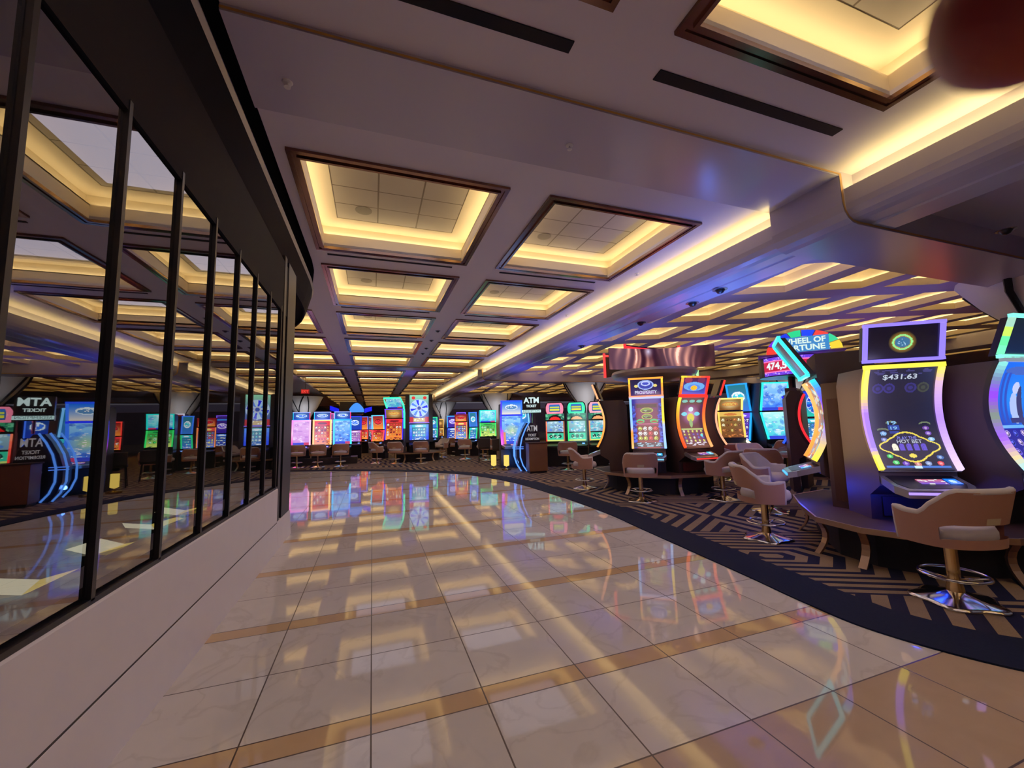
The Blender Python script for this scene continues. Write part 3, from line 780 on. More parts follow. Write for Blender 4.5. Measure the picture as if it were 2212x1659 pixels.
p.reels(.03, .1, .57, .36, 5, 4, [(200, 200, 90), (190, 210, 110), (60, 90, 190), (220, 220, 200)], 4, (80, 30, 90)); p.rect(.03, .36, .57, .39, (170, 190, 120)); p.lines(3, (220, 220, 240), 20, .04, .5, .03, .09, .012); p.disc(.5, .24, .03, (60, 220, 230))
t = Paint(.62, .34, 72, bg=(60, 30, 60)); t.grad((60, 90, 200), (90, 30, 70)); t.disc(.31, .16, .27, (110, 170, 235), .09); t.disc(.31, .14, .16, (90, 140, 230), .06); t.disc(.31, .13, .085, (240, 190, 50), .05); t.lines(4, (120, 60, 10), 8, .25, .33, .1, .16, .01); t.disc(.14, .29, .1, (150, 60, 90), .06); t.disc(.48, .29, .1, (120, 50, 90), .06)
RD = solid((250, 50, 40)); OR = lerp_cols([(0, RED), (.6, (255, 90, 30)), (1, (255, 190, 60))])
machine('middle-pod slot machine turned right, red-orange edge lights, gold coin on blue topper', (6.50, 7.10), 184, [dict(C_MAIN, art=p, ledw=.045, led=(lerp_cols([(0, (250, 70, 20)), (.5, (255, 130, 30)), (1, YEL)]), lerp_cols([(0, (255, 170, 110)), (.4, ORG), (1, (250, 60, 40))]), None, RD)),
    topper(t, (lerp_cols([(0, (255, 90, 30)), (1, (255, 180, 70))]), RD, RD, lerp_cols([(0, YEL), (1, RED)])), .60, ledw=.035)], deckcol=(60, 190, 230), deck_led=RD, belly=mat('dark_red_belly', (70, 16, 20), .5))  # belly panel is plain dark red
p = Paint(.6, 1.05, 24, bg=(60, 20, 40)); p.blotch(8, [(220, 60, 60), (240, 180, 80), (80, 40, 140)], 60, .06)
machine('slot machine on the middle pod seen edge-on from the right, one red light line', (7.45, 7.52), 124, [dict(C_MAIN, art=p, led=(solid((255, 170, 130)), lerp_cols([(0, (255, 110, 110)), (.5, RED), (1, RED)]), None, None)), topper(p, (RD, RD, None, None), .62)], deck_led=RD)
machine('slot machine on the middle pod seen edge-on from the left, dark curved side', (5.46, 8.32), 306, [dict(C_MAIN, art=p, led=(lerp_cols([(0, ORG), (1, (255, 190, 130))]),) * 2 + (None, None)), topper(p, (solid((255, 170, 120)), solid((255, 170, 120)), None, None), .62)], deckcol=(120, 190, 255))

# --- generic two-screen machines
PAL = {
 'blue': [(60, 120, 240), (150, 210, 250), (30, 60, 180), (220, 240, 255)], 'red': [(230, 50, 60), (250, 220, 210), (250, 150, 60), (120, 20, 40)], 'pink': [(200, 140, 220), (225, 180, 235), (160, 100, 200), (240, 220, 250)],
 'green': [(40, 200, 90), (160, 240, 180), (220, 240, 120), (20, 110, 60)], 'gold': [(220, 180, 90), (250, 230, 170), (120, 70, 30), (200, 120, 60)], 'cyan': [(60, 200, 220), (180, 240, 240), (60, 120, 220), (230, 240, 250)], 'violet': [(110, 70, 220), (180, 150, 250), (60, 40, 160), (230, 220, 255)], 'mix': [(230, 80, 80), (90, 200, 120), (90, 140, 240), (240, 220, 120), (230, 230, 240)]}
def gen_art(seed, pal, kind='reels', w=.56, h=.5, nx=26):
    R = random.Random(seed); P_ = PAL[pal]; p = Paint(w, h, nx, bg=P_[2])
    p.grad(P_[2], tuple(q * .6 for q in P_[0]))
    if kind == 'reels':
        p.rect(0, h * .82, w, h, P_[0]); p.disc(w / 2, h * .9, w * .3, P_[3], h * .05)
        p.reels(w * .04, h * .18, w * .96, h * .78, 5, 3 if h < .7 else 5, P_, seed); p.lines(seed, P_[3], 12, 0, w * .9, 0, h * .14, h * .03)
    elif kind == 'logo':
        p.glow(w / 2, h / 2, w * .5, P_[1], 1.2, 1.6); p.disc(w / 2, h * .55, w * .36, P_[3], h * .2); p.disc(w / 2, h * .55, w * .3, P_[0], h * .14); p.lines(seed, P_[3], 10, w * .2, w * .7, h * .45, h * .65, h * .05)
    elif kind == 'haze':
        p.grad(P_[0], P_[1]); p.blotch(seed, P_, 50, w * .12, a=.35); p.lines(seed, P_[3], 12, w * .05, w * .8, h * .1, h * .9, h * .015); p.rect(0, 0, w, h * .12, (50, 70, 210)); p.rect(w * .7, 0, w, h * .12, (200, 60, 110))
    elif kind == 'wheel':
        p.grad((60, 60, 170), (150, 220, 180)); p.wheel(w / 2, h * .52, w * .48, [(40, 60, 240), (170, 215, 250), (90, 140, 245), (190, 225, 245)], 16); p.disc(w / 2, h * .52, w * .16, (190, 200, 230)); p.disc(w / 2, h * .52, w * .1, (70, 90, 180)); p.disc(w * .2, h * .9, w * .1, (220, 60, 60), h * .06); p.disc(w * .8, h * .9, w * .1, (220, 60, 60), h * .06); p.rect(w * .1, h * .02, w * .9, h * .16, (210, 180, 110)); p.rect(0, 0, w * .2, h * .2, (190, 50, 60)); p.rect(w * .8, 0, w, h * .2, (190, 50, 60)); p.lines(seed, (250, 250, 220), 8, w * .2, w * .7, h * .04, h * .14, h * .03)
    return p
def dual(label, loc, H, pal, seed, ledc, k=1.0, base=.008, top=2.28, low='reels', up='logo', w=.66, group=None, body=BLACKPL, mid=1.45, bot=.90, lean=.12, ledtop=True, nx=26, **kw):
    c = ledc if isinstance(ledc, tuple) and len(ledc) == 2 else (ledc, ledc)
    A_, B_ = solid(c[0]), solid(c[1])
    scr = [dict(z0=bot, d0=.26, z1=mid, d1=.26 - lean, w=w - .12, art=gen_art(seed, pal, low, w - .12, mid - bot, nx), led=(A_, A_, None, None), ledw=.04),
           dict(z0=mid + .05, d0=.26 - lean + .01, z1=top - .04, d1=.30 - lean * .4, w=w - .12, art=gen_art(seed + 50, kw.pop('uppal', pal), up, w - .12, top - mid - .09, nx), led=(B_, B_, None, B_ if ledtop else None), ledw=.04)]
    return machine(label, loc, H, scr, base=base, w=w, body_top=top, body=body, deck=(.74, .50), group=group, simple=True, deckcol=kw.pop('deckcol', (80, 140, 255)), trim=kw.pop('trim', BLACKPL), **kw)

# bank of three behind the storefront corner: tall portrait screen below, small blue topper above
def portrait(label, loc, H, pal, seed, ledl, ledr, top='blue', group=None, low='haze', base=.30):
    sc = [dict(z0=.88, d0=.34, z1=1.92, d1=.14, bow=.05, w=.62, art=gen_art(seed, pal, low, .62, 1.04, 32), led=(ledl, ledr, None, lerp_cols([(0, ledl(1)), (1, ledr(1))])), ledw=.065, ledgain=1.3),
          topper(gen_art(seed + 9, top, 'logo', .62, .30, 32), (solid((40, 190, 250)), solid((250, 60, 120)), solid((40, 150, 250)), solid((150, 170, 255))), .62, z0=2.0, z1=2.30, d0=.20, d1=.24, ledw=.025)]
    return machine(label, loc, H, sc, base=base, w=.76, body_top=2.02, body=BLACKPL, deck=(.74, .52), group=group, simple=True, deckcol=(60, 90, 250), trim=BLACKPL)
portrait('slot machine with lilac screen and pink side lights, beside the storefront corner', (-3.00, 20.05), 172, 'pink', 21, lerp_cols([(0, (240, 60, 160)), (.5, (250, 170, 210)), (1, (250, 120, 220))]), solid((250, 170, 210)))
portrait('slot machine with red and white screen between the lilac and the blue one', (-2.14, 19.90), 172, 'red', 22, solid((255, 180, 120)), solid((255, 200, 130)), low='reels')
portrait('slot machine with blue screen and cyan side lights, third from the storefront corner', (-1.30, 19.75), 172, 'blue', 23, solid((60, 190, 250)), lerp_cols([(0, (60, 220, 250)), (1, (40, 130, 250))]))
dual('slot machine with magenta screen and red edge behind the blue-screened one', (-.86, 22.6), 180, 'pink', 24, ((250, 50, 60), (40, 60, 230)), top=2.2, uppal='blue')
dual('small far machine with red glow left of the walkway end', (-.55, 27.0), 185, 'red', 25, ((250, 60, 60), (90, 120, 240)), top=2.3)
dual('far machine with white and red screen left of the dark bin', (-.35, 31.5), 180, 'mix', 26, ((250, 90, 80), (160, 190, 250)), top=2.4)
dual('farthest little machine on the left with pale blue glow', (-.6, 36.5), 180, 'cyan', 27, ((200, 220, 250), (120, 160, 250)), top=2.3)
# round bank with the tall wheel game
wh = machine('tall machine with big blue prize wheel between black side wings', (2.02, 18.75), 188, [
    dict(z0=.98, d0=.20, z1=1.66, d1=.14, w=.62, art=gen_art(31, 'cyan', 'reels', .62, .68, 40), led=(lerp_cols([(0, (40, 70, 240)), (1, (90, 150, 250))]),) * 2 + (None, None), ledw=.10),
    dict(z0=1.76, d0=.14, z1=3.0, d1=.14, w=.84, art=gen_art(32, 'green', 'wheel', .84, 1.24, 64), led=(None, None, solid((150, 110, 250)), None), ledw=.03)], base=.42, w=.9, body_top=3.02, body=BLACKPL, deck=(.78, .45), wings=.16, simple=True, trim=BLACKPL)
w0 = dual('colourful slot machine with red fire screen left of the prize wheel', (1.00, 19.6), 196, 'red', 33, ((60, 40, 220), (110, 60, 240)), top=2.42, mid=1.95, low='reels', up='logo', uppal='gold', w=.86, nx=40, bot=1.0, base=.42)
glow_strip('topper_light', [(-.34, -.10, 2.46), (-.42, -.20, 2.72), (-.46, -.30, 2.92), (.30, -.30, 2.92), (.42, -.18, 2.60), (.46, -.14, 2.2), (.47, -.16, 1.5)], .07, .07, solid((60, 240, 190)), w0, 1.0, nrm=(0, 1, 0))
surf_mesh('topper_screen', lambda u, v: (-.36 + .70 * u, -.12 - .16 * v, 2.46 + .44 * v), gen_art(34, 'cyan', 'haze', .7, .44, 24), w0, .7)
dual('machine with white and red reels peeking out left of the fire-screened one', (.35, 21.6), 205, 'red', 35, ((250, 80, 90), (90, 200, 250)), top=2.2)
# machines between the wheel game and the cash kiosk
dual('small mint-green framed machine just right of the prize wheel', (3.55, 25.2), 200, 'cyan', 36, ((50, 220, 150), (60, 230, 150)), top=2.15)
dual('dark blue machine with round white emblem, right of the mint-green one', (4.22, 22.1), 196, 'blue', 37, ((20, 40, 150), (60, 160, 250)), top=2.12, uppal='violet')
dual('machine with two orange light bars and dark red top', (4.42, 20.9), 196, 'mix', 38, ((255, 150, 90), (120, 20, 30)), top=2.16, mid=1.75, up='logo', uppal='red', lean=.05)
dual('narrow machine with green edge left of the green double-screen machine', (5.04, 20.5), 215, 'cyan', 39, ((40, 210, 130), (60, 120, 240)), top=2.25, w=.46)
dual('green double-screen machine with cyan upper picture', (5.45, 19.45), 190, 'green', 40, ((50, 230, 110), (40, 220, 210)), top=2.3, mid=1.66, bot=1.02, uppal='cyan', up='haze', w=.84, nx=36)
p = gen_art(41, 'blue', 'haze', .66, 1.15, 44); p.glow(.35, .55, .3, (180, 210, 160), .8); p.lines(7, (250, 240, 250), 30, .1, .5, .1, 1.0, .014); p.rect(0, 0, .12, .5, (250, 150, 60), .8); p.rect(0, 0, .05, .6, (220, 70, 220), .9)
t = Paint(.66, .42, 40, bg=(40, 120, 240)); t.grad((235, 225, 215), (30, 110, 235)); t.disc(.33, .24, .22, (220, 235, 245), .09); t.disc(.33, .23, .19, (90, 140, 190), .06); t.lines(2, (240, 245, 250), 10, .2, .42, .2, .28, .015)
machine('tall curved blue machine with violet-to-pink side light behind the cash kiosk', (4.78, 13.95), 190, [dict(z0=.85, d0=.40, z1=1.85, d1=.24, bow=.12, w=.68, art=p, led=(lerp_cols([(0, (250, 110, 230)), (.35, (200, 70, 240)), (.7, (70, 60, 250)), (1, (90, 60, 240))]), solid((60, 120, 250)), None, solid((40, 60, 250))), ledw=.06),
    topper(t, (solid((80, 60, 240)), solid((60, 120, 250)), None, solid((40, 80, 240))), .68, z0=1.92, z1=2.36, d0=.26, d1=.36, ledw=.05)], w=.78, body_top=2.3, body=BLACKPL, base=.008)
dual('slot machine with pale blue glow showing right of the ATM sign', (5.70, 14.9), 230, 'cyan', 42, ((90, 200, 250), (120, 190, 250)), top=2.3)
# arched trio
def arched(label, loc, H, pal, seed, capc, barc, ledl, ledr):
    scr = [dict(z0=.92, d0=.24, z1=1.62, d1=.14, w=.58, art=None, led=(ledl, ledr, None, None), ledw=.035)]
    a = Paint(.58, .70, 36, bg=(20, 60, 60)); a.grad((90, 120, 160), (150, 190, 200)); a.rect(0, .27, .58, .33, (10, 12, 20)); a.rect(0, .05, .58, .27, (50, 200, 160)); a.blotch(seed, PAL[pal], 40, .04, 0, .34, .58, .7, .6); a.reels(.05, .08, .53, .25, 3, 1, [(20, 60, 60), (20, 90, 80)], seed); a.lines(seed, (220, 255, 230), 12, .05, .4, .07, .25, .014); a.rect(0, 0, .58, .05, (200, 220, 120))
    scr[0]['art'] = a
    r = machine(label, loc, H, scr, base=.008, w=.72, body_top=1.66, body=BLACKPL, deck=(.76, .5), simple=True, trim=BLACKPL, deckcol=(70, 170, 250))
    # arch panel and rounded lit cap
    pa = Paint(.66, .24, 30, bg=(40, 110, 90)); pa.blotch(seed + 1, [(60, 160, 110), (40, 90, 90), (120, 200, 160)], 40, .05); pa.disc(.33, .0, .24, (14, 12, 14), .2); pa.disc(.33, .0, .2, barc, .13); pa.rect(.0, 0, .66, .02, (20, 14, 14))
    surf_mesh('arch_panel', lambda u, v: (-.33 + .66 * u, -.16 - .02 * v, 1.66 + .24 * v), pa, r)
    MB().prism([(-.36, 1.62), (.36, 1.62), (.36, 1.92), (.33, 2.24), (.24, 2.32), (-.24, 2.32), (-.33, 2.24), (-.36, 1.92)], -.14, .16, 'y').build('arch_case', BLACKPL, r)
    pc = Paint(.6, .36, 40, bg=capc); pc.disc(.3, .18, .22, (255, 255, 255), .14, .25); pc.rect(.10, .06, .50, .30, (40, 90, 150)); pc.rect(.13, .09, .47, .27, (60, 120, 160)); pc.rect(.13, .10, .47, .16, (220, 220, 60)); pc.rect(.13, .19, .47, .24, (200, 210, 80)); pc.rect(.10, .25, .5, .31, (50, 110, 190))
    def cap(u, v):
        x = (u - .5) * .62 * (1 - .22 * max(0, (v - .55) / .45) ** 2 - .10 * max(0, (.3 - v) / .3)); return (x, -.165 - .03 * v, 1.90 + .38 * v)
    surf_mesh('lit_cap', cap, pc, r, 1.0)
    return r
TG = 'arched machines behind the cash kiosk'
arched('arch-topped machine with pink cap and red fan, first right of the cash kiosk', (6.30, 13.35), 206, 'blue', 51, (250, 140, 170), (230, 40, 40), lerp_cols([(0, (240, 40, 40)), (1, (255, 150, 110))]), solid((170, 90, 60)))
arched('arch-topped machine with mint-green cap, middle of the arched three', (7.02, 13.05), 206, 'cyan', 52, (60, 235, 180), (250, 170, 110), solid((40, 230, 120)), solid((60, 120, 90)))
arched('arch-topped machine with pink and white cap, last of the arched three', (7.74, 12.78), 206, 'cyan', 53, (250, 170, 190), (250, 170, 110), solid((250, 150, 90)), solid((190, 130, 90)))
dual('violet-framed machine just left of the middle pod, white emblem screens', (8.62, 13.1), 204, 'violet', 54, ((90, 60, 250), (90, 60, 250)), top=2.1, up='logo', low='logo', mid=1.5)
# beyond the middle pod
g = dual('gold-lit machine with dragon-coloured screens right of the middle pod', (9.35, 8.55), 214, 'gold', 61, ((255, 200, 90), (255, 220, 120)), top=2.12, mid=1.74, bot=1.05, nx=36, up='logo', deckcol=(90, 150, 250))
glow_strip('deck_light', [(-.33, -.25, .95), (-.36, -.55, .82), (-.36, -.58, .60), (-.2, -.58, .57)], .05, .05, solid((255, 235, 150)), g, 1.0)
glow_strip('deck_light', [(.33, -.25, .95), (.36, -.55, .82)], .05, .05, solid((250, 235, 210)), g, 1.0)
dual('blue-edged tall machine behind the gold-lit one, cyan inner screen', (10.75, 9.35), 255, 'violet', 62, ((30, 160, 240), (30, 150, 240)), top=2.62, mid=1.72, lean=.22, uppal='cyan')
dual('tall machine with bent cyan side lights and silver-blue screens', (11.1, 8.6), 196, 'cyan', 63, ((40, 215, 220), (40, 225, 215)), top=2.58, mid=1.72, bot=.95, lean=.24, up='haze', low='haze', nx=40, w=.84, uppal='blue')
machine('machine seen edge-on with jagged blue light line, before the cyan tall one', (9.17, 6.38), 334, [dict(C_MAIN, art=gen_art(64, 'blue', 'reels', .6, 1.05, 16), led=(solid((40, 80, 250)), lerp_cols([(0, (40, 90, 255)), (1, (30, 40, 230))]), None, None), ledw=.06)], body_top=2.2, deck=(.80, .62), base=.008, body_d=-.02)
machine('machine seen edge-on with one red light line left of the cyan wheel game', (8.54, 6.31), 138, [dict(C_MAIN, art=gen_art(65, 'red', 'reels', .6, 1.05, 16), led=(solid((250, 40, 50)), solid((250, 40, 50)), None, None), ledw=.05)], body_top=2.1, deck=(.80, .62), base=.008, body_d=-.02)
p = Paint(.7, .62, 52, bg=(20, 170, 180)); p.grad((30, 200, 170), (30, 60, 220)); p.wheel(.38, .3, .26, [(20, 70, 200), (30, 130, 220), (20, 90, 190), (60, 160, 230)], 18); p.disc(.3, .58, .16, (20, 50, 230), .06)
machine('cyan wheel machine half hidden behind the side-on near machine', (11.0, 7.25), 246, [dict(z0=.95, d0=.22, z1=1.5, d1=.14, w=.64, art=gen_art(66, 'cyan', 'reels', .64, .55, 32), led=(None, None, None, None)), dict(z0=1.56, d0=.14, z1=2.22, d1=.18, w=.70, art=p, led=(solid((40, 230, 180)), solid((40, 230, 180)), None, None), ledw=.05)], body_top=2.24, body=BLACKPL, simple=True, base=.008)
# scattered far machines over the gaming floor
FAR = [(10.2, 17.0, 'gold', 'amber'), (11.6, 15.6, 'blue', 'blue'), (13.3, 13.8, 'red', 'red'), (14.6, 12.6, 'violet', 'violet'), (16.0, 11.0, 'green', 'green'), (12.6, 18.6, 'cyan', 'cyan'), (15.2, 16.2, 'mix', 'white'), (17.5, 14.0, 'gold', 'amber'),
       (6.8, 24.5, 'mix', 'white'), (8.2, 22.0, 'red', 'red'), (9.6, 20.3, 'blue', 'blue'), (5.8, 27.5, 'violet', 'violet'), (4.6, 29.5, 'gold', 'amber'), (14.5, 9.6, 'blue', 'blue'), (16.6, 7.2, 'red', 'red'), (14.2, 6.6, 'gold', 'amber'),
       (3.2, 29.0, 'red', 'red'), (2.7, 34.0, 'mix', 'white'), (2.6, 40.0, 'cyan', 'cyan'), (-1.6, 30.5, 'blue', 'blue'), (-2.4, 26.5, 'pink', 'pink'), (12.0, 11.8, 'violet', 'violet')]
LC = {'amber': (255, 190, 90), 'blue': (70, 120, 250), 'red': (250, 70, 60), 'violet': (130, 90, 250), 'green': (60, 220, 110), 'cyan': (60, 210, 230), 'white': (220, 225, 250), 'pink': (240, 120, 200)}
SPOT = ['behind the arched machines', 'in the middle distance of the gaming floor', 'far back under the diamond coffers', 'beside a white column', 'deep to the right', 'behind the far crossbeam line', 'in a distant row', 'at the back right']
for k, (x, y, pal, cn) in enumerate(FAR):
    Hh = math.degrees(math.atan2(-x, -y)) % 360 + random.Random(k).uniform(-25, 25)
    dual('distant %s-lit slot machine %.0f metres in, %s' % (cn, math.hypot(x, y), SPOT[k % len(SPOT)]), (x, y), Hh, pal, 100 + k, (LC[cn], LC[cn]), top=2.1 + .2 * (k % 3), nx=18, group='distant slot machines on the gaming floor')

# ------------------------------------------------------------------ round machine platforms
def pod(label, outline, house, feet, box=None):
    c = Vector((sum(p[0] for p in outline) / len(outline), sum(p[1] for p in outline) / len(outline)))
    r = empty('machine_platform', label, 'platform', (c.x, c.y, 0))
    rel = [Vector(p) - c for p in outline]
    MB().prism([(p.x, p.y) for p in rel], .375, .42, 'z').build('platform_top', WOOD2, r)
    m = MB(); n = len(rel)
    for i in range(n):
        a, b2 = rel[i], rel[(i + 1) % n]; ea = a.normalized() * .02; eb = b2.normalized() * .02
        m.add([(a.x, a.y, .37), (b2.x, b2.y, .37), (b2.x + eb.x, b2.y + eb.y, .37), (a.x + ea.x, a.y + ea.y, .37), (a.x, a.y, .425), (b2.x, b2.y, .425), (b2.x + eb.x, b2.y + eb.y, .425), (a.x + ea.x, a.y + ea.y, .425)], [(3, 2, 6, 7), (4, 7, 6, 5), (0, 1, 2, 3)])
    m.build('edge_band', EDGEMET, r)
    MB().prism([(p.x * .80, p.y * .80) for p in rel], .008, .378, 'z').build('recessed_base', mat('base_black', (16, 14, 18), .7), r)
    for f in feet:
        p = Vector(f) - c; d = p.normalized(); s = Vector((-d.y, d.x)) * .035
        m = MB(); prev = None; q = []
        for k in range(8):
            z = .385 - .377 * k / 7; e = p - d * (.02 + .10 * math.sin(PI * k / 7) - .02 * k / 7)
            q.append((e, z))
        for (e0, z0), (e1, z1) in zip(q[:-1], q[1:]):
            t = d * .025
            m.add([(e0.x + s.x, e0.y + s.y, z0), (e0.x - s.x, e0.y - s.y, z0), (e1.x - s.x, e1.y - s.y, z1), (e1.x + s.x, e1.y + s.y, z1)] + [(e0.x + s.x - t.x, e0.y + s.y - t.y, z0), (e0.x - s.x - t.x, e0.y - s.y - t.y, z0), (e1.x - s.x - t.x, e1.y - s.y - t.y, z1), (e1.x + s.x - t.x, e1.y + s.y - t.y, z1)],
                  [(0, 1, 2, 3), (7, 6, 5, 4), (0, 3, 7, 4), (1, 5, 6, 2)])
        m.build('leg', EDGEMET, r)
    hs = [Vector(p) - c for p in house]
    h = MB().prism([(p.x, p.y) for p in hs], .42, 1.95, 'z').build('housing', WOOD, r)
    m = MB()
    for a, b2 in zip(hs, hs[1:] + hs[:1]):
        mid = (a + b2) / 2; nn = Vector((b2.y - a.y, a.x - b2.x)).normalized(); nn = nn if nn.dot(mid) > 0 else -nn; t = (b2 - a).normalized(); w = (b2 - a).length * .36
        o0 = mid + nn * .012
        m.add([(o0.x - t.x * w, o0.y - t.y * w, .5), (o0.x + t.x * w, o0.y + t.y * w, .5), (o0.x + t.x * w, o0.y + t.y * w, 1.75), (o0.x - t.x * w, o0.y - t.y * w, 1.75)], [(0, 1, 2, 3)])
    m.build('access_panel', WOOD2, h)
    if box:
        MB().box(box[0] - c.x - .18, box[0] - c.x + .18, box[1] - c.y - .16, box[1] - c.y + .16, 1.95, 2.36).build('black_box', BLACKPL, r)
    return r
pod('near platform with metal-edged top and curved metal legs under the side-on slot machine', [(5.25, 3.80), (4.68, 3.22), (4.60, 2.74), (4.72, 2.46), (5.35, 1.98), (6.1, 1.66), (7.0, 1.7), (7.5, 2.5), (7.2, 3.7), (6.5, 4.35), (5.75, 4.25)],
    [(5.42, 3.52), (5.42, 3.12), (5.75, 2.72), (6.2, 2.62), (6.75, 2.75), (6.8, 3.3), (6.2, 3.75)], [(4.74, 3.30), (4.64, 2.80), (5.40, 1.97), (5.5, 4.05)])
pod('middle platform with metal-edged top under the PROSPERITY machine', [(5.15, 8.75), (4.98, 8.0), (5.16, 7.22), (5.72, 6.74), (6.5, 6.58), (7.2, 6.75), (7.75, 7.3), (7.8, 8.2), (7.0, 9.0), (5.9, 9.1)],
    [(5.7, 8.3), (5.85, 7.75), (6.25, 7.4), (6.75, 7.4), (7.15, 7.75), (7.1, 8.3), (6.5, 8.6)], [(5.08, 7.38), (5.95, 6.70), (7.1, 6.75), (5.1, 8.3)], box=(6.35, 7.75))
pod('low round platform under the tall prize-wheel machine', [(2.02 + 1.25 * math.cos(2 * PI * k / 12), 19.3 + 1.05 * math.sin(2 * PI * k / 12)) for k in range(12)], [(2.02 + .5 * math.cos(2 * PI * k / 6), 19.5 + .4 * math.sin(2 * PI * k / 6)) for k in range(6)], [(1.3, 18.4), (2.65, 18.4)])
m = MB().box(-1.5, 1.5, -.45, .5, 0, .30)
tag(m.build('machine_plinth', mat('plinth_black', (18, 16, 20), .6)), 'low black plinth under the lilac, red and blue machines by the corner', 'plinth')
bpy.data.objects['machine_plinth'].location = (-2.14, 19.85, 0)

# ------------------------------------------------------------------ chairs
def make_chair(label, loc, H, outer=TANVINYL, inner=PALEVINYL, plate=True, nm='casino_chair', metal=GOLDMET):
    r = empty(nm, label, 'chair', (loc[0], loc[1], 0), PI + head(H))
    # front is local -y for head(); the chair is modelled facing +y, hence the half turn
    def ztop(a):
        t = max(0, min(1, (abs(a) - 42) / 40)); t = t * t * (3 - 2 * t)
        return .915 - .195 * t + .02 * max(0, (abs(a) - 100) / 25)
    def R(z, k=0): return 1 + .10 * (z - .5) / .4 - k
    def pt(a, z, k):
        t = math.radians(a); x = math.sin(t); y = -math.cos(t); e = 2.6
        q = (abs(x) ** e + abs(y) ** e) ** (-1 / e)
        lean = -.05 * max(0, (z - .62)) / .3 * (1 if abs(a) < 60 else .4)
        return ((.315 - k) * R(z) * q * x, (.285 - k) * R(z) * q * y + lean, z)
    na, nz = 34, 12
    A_ = [-122 + 244 * i / na for i in range(na + 1)]
    def zz(a, j): return .475 + (ztop(a) - .475) * j / nz
    def hole(i, j):
        am = (A_[i] + A_[i + 1]) / 2; zm = (zz(am, j) + zz(am, j + 1)) / 2
        return abs(am) < 54 and .53 < zm < .645
    def shell(k, name, m, par, flip):
        v = [pt(a, zz(a, j), k) for j in range(nz + 1) for a in A_]; n1 = na + 1; f = []
        for j in range(nz):
            for i in range(na):
                if hole(i, j): continue
                q = (j * n1 + i, j * n1 + i + 1, (j + 1) * n1 + i + 1, (j + 1) * n1 + i); f.append(q if not flip else q[::-1])
        return MB().add(v, f).build(name, m, par, smooth='all')
    sh = shell(0, 'backrest', outer, r, False)
    shell(.045, 'inner_padding', inner, sh, True)
    m = MB(); rim = [(a, ztop(a)) for a in A_]; rim = [(A_[0], .475 + (ztop(A_[0]) - .475) * j / 4) for j in range(4)] + rim + [(A_[-1], .475 + (ztop(A_[-1]) - .475) * j / 4) for j in range(3, -1, -1)]
    m.tube([pt(a, z, .0225) for a, z in rim], .027, 8); m.build('piping', inner, sh, smooth='all')
    m = MB()
    def cush(u, v):
        a = 2 * PI * u; e = 3.2; x, y = math.cos(a), math.sin(a); q = (abs(x) ** e + abs(y) ** e) ** (-1 / e)
        pr = [(0.0, .51), (.93, .51), (1, .535), (1, .575), (.95, .61), (.8, .625), (0, .632)][int(round(v * 6))]
        return (.255 * q * x * pr[0], .02 + .265 * q * y * pr[0], pr[1])
    m.grid(cush, 32, 6); m.build('seat', inner, r, smooth='all')
    MB().box(-.2, .2, -.18, .2, .47, .51).build('seat_pan', BLACKPL, r)
    m = MB().lathe([(.0, .03), (.062, .03), (.055, .10), (.042, .16), (.042, .46), (.07, .475), (0, .475)], 18); m.build('pedestal', metal, r, smooth=True)
    m = MB().tube([(.21 * math.cos(2 * PI * k / 24), .21 * math.sin(2 * PI * k / 24), .205) for k in range(24)], .011, 8, closed=True)
    for k in range(4):
        a = PI / 4 + PI / 2 * k; m.tube([(.04 * math.cos(a), .04 * math.sin(a), .17), (.21 * math.cos(a), .21 * math.sin(a), .205)], .008, 6)
    m.build('foot_ring', CHROME, r, smooth='all')
    m = MB().lathe([(.27, .0), (.27, .012), (.24, .022), (.13, .045), (.06, .075), (.0, .075)], 50, mod=lambda a, q: 1 + (.10 * math.cos(5 * a) if q > .1 else 0)); m.build('base', CHROME, r, smooth='all')
    if plate:
        v0 = [pt(a, z, -.006) for z in (.665, .715) for a in (-10, -4, 4, 10)]
        MB().add(v0, [(0, 1, 5, 4), (1, 2, 6, 5), (2, 3, 7, 6)]).build('name_plate', mat('tan_tag', (196, 176, 140), .5), sh)
    return r
